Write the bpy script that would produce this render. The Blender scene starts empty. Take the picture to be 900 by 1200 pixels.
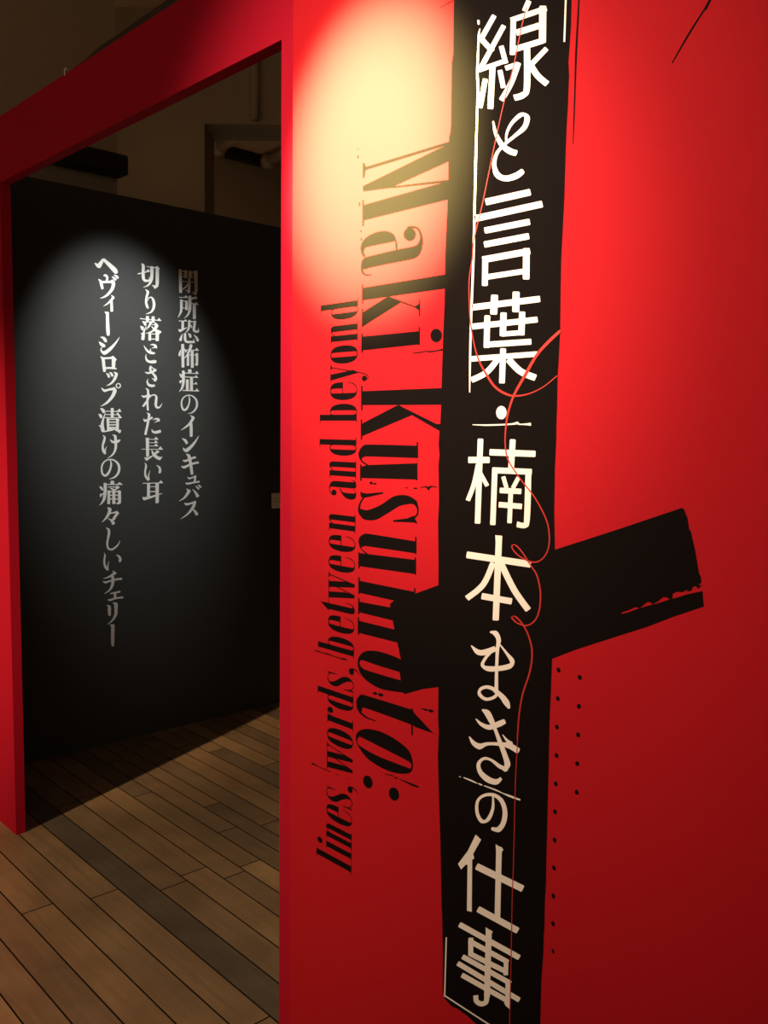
import bpy, bmesh, math, random
from mathutils import Vector, Matrix
from mathutils.geometry import delaunay_2d_cdt

sc = bpy.context.scene
C = sc.collection

# ------------------------------------------------------------------ camera, world, lights, exposure
FOCAL = 1056.038                      # pixels, for a 900 x 1200 frame
ROWS = [[0.6848503, 0.7285673, 0.0130281], [0.0744127, -0.0521399, -0.9958635], [-0.7248744, 0.6829869, -0.0899227]]
cam_data = bpy.data.cameras.new('camera')
cam_data.sensor_fit = 'VERTICAL'
cam_data.sensor_height = 36.0
cam_data.lens = FOCAL / 1200.0 * 36.0
cam_data.clip_start = 0.02
cam = bpy.data.objects.new('camera', cam_data)
C.objects.link(cam)
rx, dn, fw = [Vector(r) for r in ROWS]
M = Matrix((( rx.x, -dn.x, -fw.x, 0.0), (rx.y, -dn.y, -fw.y, 0.0), (rx.z, -dn.z, -fw.z, 1.5), (0, 0, 0, 1)))
cam.matrix_world = M
sc.camera = cam

sc.view_settings.view_transform = 'Standard'
sc.view_settings.look = 'None'
sc.view_settings.exposure = 0.0
sc.view_settings.gamma = 1.0
sc.view_settings.use_curve_mapping = False

world = bpy.data.worlds.new('world')
sc.world = world
world.use_nodes = True
bg = world.node_tree.nodes['Background']
bg.inputs[0].default_value = (1.0, 0.72, 0.46, 1)
bg.inputs[1].default_value = 0.32

def spot(name, loc, aim, watts, color, angle, blend, radius):
    l = bpy.data.lights.new(name, 'SPOT')
    l.energy = watts; l.color = color
    l.spot_size = math.radians(angle); l.spot_blend = blend
    l.shadow_soft_size = radius
    o = bpy.data.objects.new(name, l); C.objects.link(o)
    o.location = loc
    o.rotation_euler = (Vector(aim) - Vector(loc)).to_track_quat('-Z', 'Y').to_euler()
    return o

WARM = (1.0, 0.64, 0.36)
# track lamp over the red text wall: a tight reflector core, and its wide spill
LAMP = (-1.41, -0.397, 2.737)
spot('title_spot_core', LAMP, (-1.315, 1.187, 2.03), 9600, (1.0, 0.86, 0.27), 20.6, 1.0, 0.02)
spot('title_spot_halo', LAMP, (-1.20, 1.187, 1.80), 310, (1.0, 0.74, 0.50), 35, 1.0, 0.02)
spot('title_spot_spill', LAMP, (-1.31, 1.187, 1.75), 262, (1.0, 0.71, 0.50), 66.5, 1.0, 0.02)
# lamp of the front room that reaches through the opening and rakes the floor
spot('floor_spot', (-2.18, -1.60, 2.95), (-2.75, 1.05, 0.0), 270, (1.0, 0.69, 0.42), 60, 1.0, 0.035)
# lamp that grazes the left post of the portal
spot('entry_spot', (-2.18, -1.60, 2.95), (-3.72, 1.217, 0.95), 620, (1.0, 0.60, 0.32), 30, 1.0, 0.03)
# cool lamp inside, on the verse
spot('verse_spot', (-2.95, 1.87, 2.95), (-3.92, 2.02, 1.73), 165, (0.97, 1.0, 0.98), 43, 1.0, 0.03)
# unseen warm fill lights, added to brighten the beams and ceiling beyond the partition
def glow(name, loc, watts, color, radius):
    l = bpy.data.lights.new(name, 'POINT'); l.energy = watts; l.color = color; l.shadow_soft_size = radius
    o = bpy.data.objects.new(name, l); C.objects.link(o); o.location = loc
glow('beam_fill', (-4.35, 2.35, 3.0), 0.35, (1.0, 0.62, 0.33), 0.12)  # added fill for the column and beam over the black wall
glow('ceiling_fill', (-6.1, 1.55, 2.9), 1.6, (1.0, 0.60, 0.30), 0.15)  # added fill that lifts the ceiling above the red header
glow('far_wall_fill', (-5.75, 3.9, 2.9), 1.0, (1.0, 0.62, 0.36), 0.12)  # added fill for the dark area behind the cross beam

# ------------------------------------------------------------------ materials
def mat(name, color, rough=0.6, spec=0.3, bump=0.0, scale=200.0):
    m = bpy.data.materials.new(name); m.use_nodes = True
    nt = m.node_tree; b = nt.nodes['Principled BSDF']
    b.inputs['Base Color'].default_value = (*color, 1)
    b.inputs['Roughness'].default_value = rough
    b.inputs['Specular IOR Level'].default_value = spec
    tc = nt.nodes.new('ShaderNodeTexCoord'); nz = nt.nodes.new('ShaderNodeTexNoise')
    nz.inputs['Scale'].default_value = scale; nz.inputs['Detail'].default_value = 3
    nt.links.new(tc.outputs['Object'], nz.inputs['Vector'])
    mx = nt.nodes.new('ShaderNodeMixRGB'); mx.blend_type = 'MULTIPLY'; mx.inputs[0].default_value = 0.10
    mx.inputs[1].default_value = (*color, 1)
    nt.links.new(nz.outputs['Fac'], mx.inputs[2]); nt.links.new(mx.outputs[0], b.inputs['Base Color'])
    if bump:
        bp = nt.nodes.new('ShaderNodeBump'); bp.inputs['Strength'].default_value = bump; bp.inputs['Distance'].default_value = 0.001
        nt.links.new(nz.outputs['Fac'], bp.inputs['Height']); nt.links.new(bp.outputs[0], b.inputs['Normal'])
    return m

RED = mat('red_paint', (0.44, 0.0108, 0.0185), 0.7, 0.05, 0.10, 350)
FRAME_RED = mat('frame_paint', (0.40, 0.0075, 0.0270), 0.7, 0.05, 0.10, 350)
RED_INK = mat('red_vinyl', (0.44, 0.03, 0.025), 0.5, 0.3)
BLACK_INK = mat('black_vinyl', (0.0066, 0.0050, 0.0050), 0.7, 0.02)
WHITE_INK = mat('white_vinyl', (0.84, 0.82, 0.78), 0.5, 0.3)
BLACK = mat('black_paint', (0.060, 0.061, 0.058), 0.6, 0.1, 0.08, 300)
CREAM = mat('cream_plaster', (0.42, 0.34, 0.24), 0.8, 0.2, 0.1, 40)
CEIL = mat('ceiling_plaster', (0.62, 0.44, 0.27), 0.85, 0.2, 0.1, 30)
DARK = mat('dark_steel', (0.03, 0.022, 0.018), 0.5, 0.3)
PIPE = mat('painted_pipe', (0.40, 0.32, 0.23), 0.5, 0.3)
CARD = mat('card_board', (0.86, 0.82, 0.76), 0.6, 0.2)
GREY_INK = mat('grey_print', (0.30, 0.27, 0.24), 0.6, 0.2)
UNDER = mat('dark_gap', (0.012, 0.008, 0.005), 0.9, 0.1)

def wood():
    m = bpy.data.materials.new('oak_planks'); m.use_nodes = True
    nt = m.node_tree; b = nt.nodes['Principled BSDF']; N = nt.nodes.new; L = nt.links.new
    at = N('ShaderNodeAttribute'); at.attribute_name = 'tone'; at.attribute_type = 'GEOMETRY'
    tc = N('ShaderNodeTexCoord')
    add = N('ShaderNodeVectorMath'); add.operation = 'ADD'
    sc_ = N('ShaderNodeVectorMath'); sc_.operation = 'SCALE'; sc_.inputs['Scale'].default_value = 37.0
    L(at.outputs['Color'], sc_.inputs[0]); L(tc.outputs['Object'], add.inputs[0]); L(sc_.outputs[0], add.inputs[1])
    mp = N('ShaderNodeMapping'); mp.inputs['Scale'].default_value = (1.6, 22.0, 1.0); L(add.outputs[0], mp.inputs[0])
    nz = N('ShaderNodeTexNoise'); nz.inputs['Scale'].default_value = 3.0; nz.inputs['Detail'].default_value = 6; nz.inputs['Distortion'].default_value = 0.6
    L(mp.outputs[0], nz.inputs['Vector'])
    n2 = N('ShaderNodeTexNoise'); n2.inputs['Scale'].default_value = 5.0; n2.inputs['Detail'].default_value = 3; L(add.outputs[0], n2.inputs['Vector'])
    rp = N('ShaderNodeValToRGB')
    e = rp.color_ramp.elements
    e[0].position = 0.0; e[0].color = (0.100, 0.088, 0.070, 1)
    e[1].position = 1.0; e[1].color = (0.36, 0.25, 0.13, 1)
    x = e.new(0.25); x.color = (0.17, 0.13, 0.085, 1)
    x = e.new(0.6); x.color = (0.26, 0.18, 0.10, 1)
    L(at.outputs['Fac'], rp.inputs[0])
    g = N('ShaderNodeMapRange'); g.inputs[1].default_value = 0.3; g.inputs[2].default_value = 0.7; g.inputs[3].default_value = 0.86; g.inputs[4].default_value = 1.08
    L(nz.outputs['Fac'], g.inputs[0])
    g2 = N('ShaderNodeMapRange'); g2.inputs[1].default_value = 0.3; g2.inputs[2].default_value = 0.7; g2.inputs[3].default_value = 0.78; g2.inputs[4].default_value = 1.15
    L(n2.outputs['Fac'], g2.inputs[0])
    mu = N('ShaderNodeMath'); mu.operation = 'MULTIPLY'; L(g.outputs[0], mu.inputs[0]); L(g2.outputs[0], mu.inputs[1])
    mx = N('ShaderNodeVectorMath'); mx.operation = 'SCALE'; L(rp.outputs[0], mx.inputs[0]); L(mu.outputs[0], mx.inputs['Scale'])
    L(mx.outputs[0], b.inputs['Base Color'])
    b.inputs['Roughness'].default_value = 0.42; b.inputs['Specular IOR Level'].default_value = 0.4
    bp = N('ShaderNodeBump'); bp.inputs['Strength'].default_value = 0.25; bp.inputs['Distance'].default_value = 0.002
    L(nz.outputs['Fac'], bp.inputs['Height']); L(bp.outputs[0], b.inputs['Normal'])
    return m
WOOD = wood()

# ------------------------------------------------------------------ helpers
def link(name, bm, m, parent=None, loc=(0, 0, 0), smooth=False):
    me = bpy.data.meshes.new(name); bm.to_mesh(me); bm.free()
    me.materials.append(m)
    if smooth:
        for p in me.polygons: p.use_smooth = True
    o = bpy.data.objects.new(name, me); C.objects.link(o)
    o.location = loc
    if parent: o.parent = parent
    return o
def empty(name, loc):
    o = bpy.data.objects.new(name, None); C.objects.link(o); o.location = loc
    o.empty_display_size = 0.05
    return o
def tag(o, label, cat, group=None):
    o['label'] = label; o['category'] = cat
    if group: o['group'] = group
    return o
def struct(o):
    o['kind'] = 'structure'; return o
def add_box(bm, a, b, bevel=0.0):
    r = bmesh.ops.create_cube(bm, size=1.0)
    vs = r['verts']
    for v in vs:
        v.co = Vector(((a[i] + b[i]) / 2 + v.co[i] * (b[i] - a[i]) for i in range(3)))
    if bevel:
        es = list({e for v in vs for e in v.link_edges})
        bmesh.ops.bevel(bm, geom=es, offset=bevel, segments=2, affect='EDGES', profile=0.5)
def add_prism(bm, poly, z0, z1):
    lo = [bm.verts.new((x, y, z0)) for x, y in poly]; hi = [bm.verts.new((x, y, z1)) for x, y in poly]
    n = len(poly)
    bm.faces.new(lo[::-1]); bm.faces.new(hi)
    for i in range(n): bm.faces.new((lo[i], lo[(i + 1) % n], hi[(i + 1) % n], hi[i]))
def add_tube(bm, pts, r, seg=14):
    rings = []
    pts = [Vector(p) for p in pts]
    for i, p in enumerate(pts):
        d = (pts[min(i + 1, len(pts) - 1)] - pts[max(i - 1, 0)]).normalized()
        u = d.orthogonal().normalized() if not rings else (prev - prev.project(d)).normalized()
        prev = u; w = d.cross(u)
        rings.append([bm.verts.new(p + r * (math.cos(2 * math.pi * k / seg) * u + math.sin(2 * math.pi * k / seg) * w)) for k in range(seg)])
    for A, B in zip(rings, rings[1:]):
        for k in range(seg): bm.faces.new((A[k], A[(k + 1) % seg], B[(k + 1) % seg], B[k]))
    bm.faces.new(rings[0][::-1]); bm.faces.new(rings[-1])

# ------------------------------------------------------------------ room
X_OPEN_L, X_OPEN_R = -3.2427, -1.6325      # the opening in the red partition
Y_FRAME, T_FRAME = 1.217, 0.035
Y_PANEL = 1.187                            # face of the red text wall, proud of the portal
Z_HEAD, Z_WALL = 2.335, 2.5525
X_BLACK = -3.92

# floor: boards of their own, laid a hair off parallel to the red wall
random.seed(7)
bm = bmesh.new()
seams = [0.692, 0.7865, 0.879, 0.976, 1.075, 1.175, 1.271, 1.368, 1.467, 1.566, 1.650, 1.735, 1.817, 1.890]
while seams[0] > -2.6: seams.insert(0, seams[0] - 0.094)
while seams[-1] < 5.6: seams.append(seams[-1] + 0.088)
tones = []
JOINT = {1.075: [-4.1, -3.35, -2.703, -1.75], 1.271: [-4.3, -3.6, -2.653, -1.8], 1.735: [-3.3, -2.519, -1.7], 1.650: [-3.9, -2.486, -1.6], 1.175: [-4.5, -1.5], 1.368: [-4.4, -1.7], 0.976: [-4.0, -3.0, -1.9]}
TONE = {1.368: 0.06, 1.271: 0.62, 1.467: 0.5, 1.566: 0.66, 1.175: 0.55, 1.075: 0.7, 0.976: 0.5}
gap = 0.0012
ca, sa = math.cos(math.radians(-0.9)), math.sin(math.radians(-0.9))
def rot(u, v, z): return (ca * u - sa * v, sa * u + ca * v, z)
for v0, v1 in zip(seams, seams[1:]):
    k = next((j for j in JOINT if abs(j - v1) < 0.004), None)
    cuts = JOINT[k] if k else None
    if cuts is None:
        u = -5.4 + random.random() * 0.9; cuts = []
        while u < 1.4: cuts.append(u); u += random.uniform(0.7, 1.3)
    us = [-5.6] + [c for c in cuts if -5.5 < c < 1.5] + [1.6]
    tk = next((j for j in TONE if abs(j - v1) < 0.004), None)
    for u0, u1 in zip(us, us[1:]):
        t = TONE[tk] + random.uniform(-0.04, 0.04) if tk else random.choice((0.34, 0.45, 0.52, 0.6, 0.7, 0.8)) + random.uniform(-0.08, 0.08)
        a, b, c, d = u0 + gap, u1 - gap, v0 + gap, v1 - gap
        e = 0.0012
        lo = [bm.verts.new(rot(x, y, -0.004)) for x, y in ((a, c), (b, c), (b, d), (a, d))]
        hi = [bm.verts.new(rot(x, y, 0.0)) for x, y in ((a + e, c + e), (b - e, c + e), (b - e, d - e), (a + e, d - e))]
        bm.faces.new(hi); tones.append(t)
        for i in range(4): bm.faces.new((lo[i], lo[(i + 1) % 4], hi[(i + 1) % 4], hi[i])); tones.append(-1)
n_plank = len(tones)
s = [bm.verts.new(p) for p in ((-5.7, -2.8, -0.004), (1.7, -2.8, -0.004), (1.7, 5.8, -0.004), (-5.7, 5.8, -0.004))]
bm.faces.new(s); tones.append(-1)
floor = struct(link('floor', bm, WOOD))
floor.data.materials.append(UNDER)
att = floor.data.attributes.new('tone', 'FLOAT', 'FACE')
for i, t in enumerate(tones):
    att.data[i].value = max(t, 0.0)
    if t < 0: floor.data.polygons[i].material_index = 1

# red partition with the opening
bm = bmesh.new()
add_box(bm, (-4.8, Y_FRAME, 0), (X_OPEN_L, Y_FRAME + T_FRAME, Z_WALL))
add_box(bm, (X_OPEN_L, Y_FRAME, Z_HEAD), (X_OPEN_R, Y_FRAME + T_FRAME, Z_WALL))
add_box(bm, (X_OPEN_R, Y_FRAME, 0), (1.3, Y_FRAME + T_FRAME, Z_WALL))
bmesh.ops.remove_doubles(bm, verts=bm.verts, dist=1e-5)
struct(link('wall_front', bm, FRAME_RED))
bm = bmesh.new()
add_box(bm, (-1.5525, Y_PANEL, 0), (1.3, Y_FRAME, 2.62))
struct(link('wall_right', bm, RED))

# black inner wall
bm = bmesh.new()
add_box(bm, (X_BLACK - 0.06, Y_FRAME + T_FRAME, 0), (X_BLACK, 5.4, 2.556))
struct(link('wall_left', bm, BLACK))

# building shell behind
bm = bmesh.new(); add_box(bm, (-6.72, -2.6, 0), (-6.62, 5.6, 3.85)); struct(link('wall_back', bm, CREAM))
bm = bmesh.new(); add_box(bm, (-6.72, 5.6, 0), (1.6, 5.7, 3.85)); struct(link('wall_rear', bm, CREAM))
bm = bmesh.new(); add_box(bm, (1.6, Y_FRAME + T_FRAME, 0), (1.7, 5.7, 3.85)); struct(link('wall_side', bm, CREAM))
bm = bmesh.new(); add_box(bm, (-6.72, -2.6, 3.85), (1.7, 5.7, 3.95)); struct(link('ceiling', bm, CEIL))
# pilaster and cross beam seen over the black wall
bm = bmesh.new(); add_box(bm, (-4.75, 0.9, 0), (-4.15, 2.112, 3.85)); struct(link('trim_1', bm, CREAM))
YAW = 0.8151419384338001
ORG = (-4.921, 2.506)
fx, fy = -math.sin(YAW), math.cos(YAW)
def facing(u, d): return (ORG[0] + u * math.cos(YAW) + d * fx, ORG[1] + u * math.sin(YAW) + d * fy)
bm = bmesh.new()
add_prism(bm, [facing(0, 0), facing(0.50, 0), facing(0.50, 0.3), facing(0, 0.3)], 0, 3.85)
add_prism(bm, [facing(0.50, 0.0), facing(1.25, 0.0), facing(1.25, 0.3), facing(0.50, 0.3)], 3.225, 3.85)
struct(link('trim_2', bm, CREAM))

# black boxes fixed high on the building walls
def wall_box(name, a, b, label):
    root = empty(name, ((a[0] + b[0]) / 2, (a[1] + b[1]) / 2, a[2]))
    tag(root, label, 'vent', 'black vent boxes high on the building walls')
    c = root.location
    bm = bmesh.new(); add_box(bm, tuple(a[i] - c[i] for i in range(3)), tuple(b[i] - c[i] for i in range(3)), 0.012)
    link('housing', bm, DARK, root)
    bm = bmesh.new()
    h = b[2] - a[2]
    for k in range(3):
        z = a[2] + h * (k + 1) / 4 - c[2]
        add_box(bm, (b[0] - c[0] - 0.002, a[1] - c[1] + 0.02, z - 0.004), (b[0] - c[0] + 0.004, b[1] - c[1] - 0.02, z + 0.004))
    link('louvre', bm, DARK, root)
wall_box('air_vent', (-4.15, 1.55, 2.69), (-4.05, 2.125, 2.785), 'large dark box on the pale pilaster above the black wall')
wall_box('air_vent', (-6.62, 4.34, 3.755), (-6.55, 4.705, 3.835), 'small dark slot box on the far wall under the ceiling pipes')
wall_box('air_vent', (-6.62, 4.96, 3.60), (-6.55, 5.40, 3.80), 'dark box half hidden behind the red jamb at the far wall')

def pipe(pts, r, label):
    root = empty('ceiling_pipe', pts[0]); tag(root, label, 'pipe', 'pale pipes under the ceiling')
    c = Vector(pts[0])
    bm = bmesh.new(); add_tube(bm, [Vector(p) - c for p in pts], r); link('tube', bm, PIPE, root, smooth=True)
    bm = bmesh.new(); d = (Vector(pts[1]) - c).normalized()
    add_tube(bm, [d * -0.03, d * 0.06], r * 1.45); link('end_collar', bm, PIPE, root, smooth=True)
pipe([(-6.50, 4.20, 3.78), (-5.55, 4.06, 3.78)], 0.04, 'pale pipe running under the ceiling beside the beam, left of the two')
pipe([(-6.50, 4.70, 3.78), (-5.70, 4.57, 3.78)], 0.04, 'pale pipe under the ceiling nearest the red jamb, right of the two')
bm = bmesh.new(); add_tube(bm, [(-4.345, 3.055, 3.235), (-4.345, 3.055, 3.84)], 0.022)
tag(link('conduit', bm, CREAM, None, smooth=True), 'thin vertical conduit running up the face of the cross beam', 'conduit')

# dark batten lying behind the top edge of the red header, and a bent wire hook
bm = bmesh.new()
pts = [(-2.69, 2.5525), (-1.5, 2.5525), (-1.5, 2.584), (-2.06, 2.577), (-2.28, 2.574), (-2.40, 2.570), (-2.49, 2.571), (-2.58, 2.562), (-2.66, 2.559)]
lo = [bm.verts.new((x, 1.222, z)) for x, z in pts]; hi = [bm.verts.new((x, 1.248, z)) for x, z in pts]
bm.faces.new(lo); bm.faces.new(hi[::-1])
for i in range(len(pts)):
    j = (i + 1) % len(pts); bm.faces.new((lo[j], lo[i], hi[i], hi[j]))
bmesh.ops.recalc_face_normals(bm, faces=bm.faces)
tag(link('cover_strip', bm, DARK), 'dark uneven strip lying along the top edge of the red header', 'strip')
bm = bmesh.new()
add_tube(bm, [(-2.705, 1.215, 2.546), (-2.709, 1.214, 2.553), (-2.705, 1.213, 2.560), (-2.697, 1.213, 2.564), (-2.690, 1.213, 2.560)], 0.0018, 8)
tag(link('wire_hook', bm, CARD, None, smooth=True), 'tiny pale bent wire hook on top of the red header', 'hook')

# caption card on the black wall, partly behind the red jamb
root = tag(empty('caption_card', (X_BLACK, 2.953, 1.076)), 'small pale caption card on the black wall beside the red jamb', 'card')
bm = bmesh.new(); add_box(bm, (0, -0.09, 0), (0.005, 0.09, 0.082), 0.001); link('board', bm, CARD, root)
bm = bmesh.new()
random.seed(3)
for k in range(2):
    z = 0.052 - k * 0.014; y = -0.078
    for w in (0.022, 0.034, 0.018, 0.03):
        zz = z + random.uniform(-0.002, 0.002)
        add_box(bm, (0.005, y, zz - 0.0012), (0.0053, y + w, zz + 0.0012)); y += w + 0.004
link('print', bm, GREY_INK, root)

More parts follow.
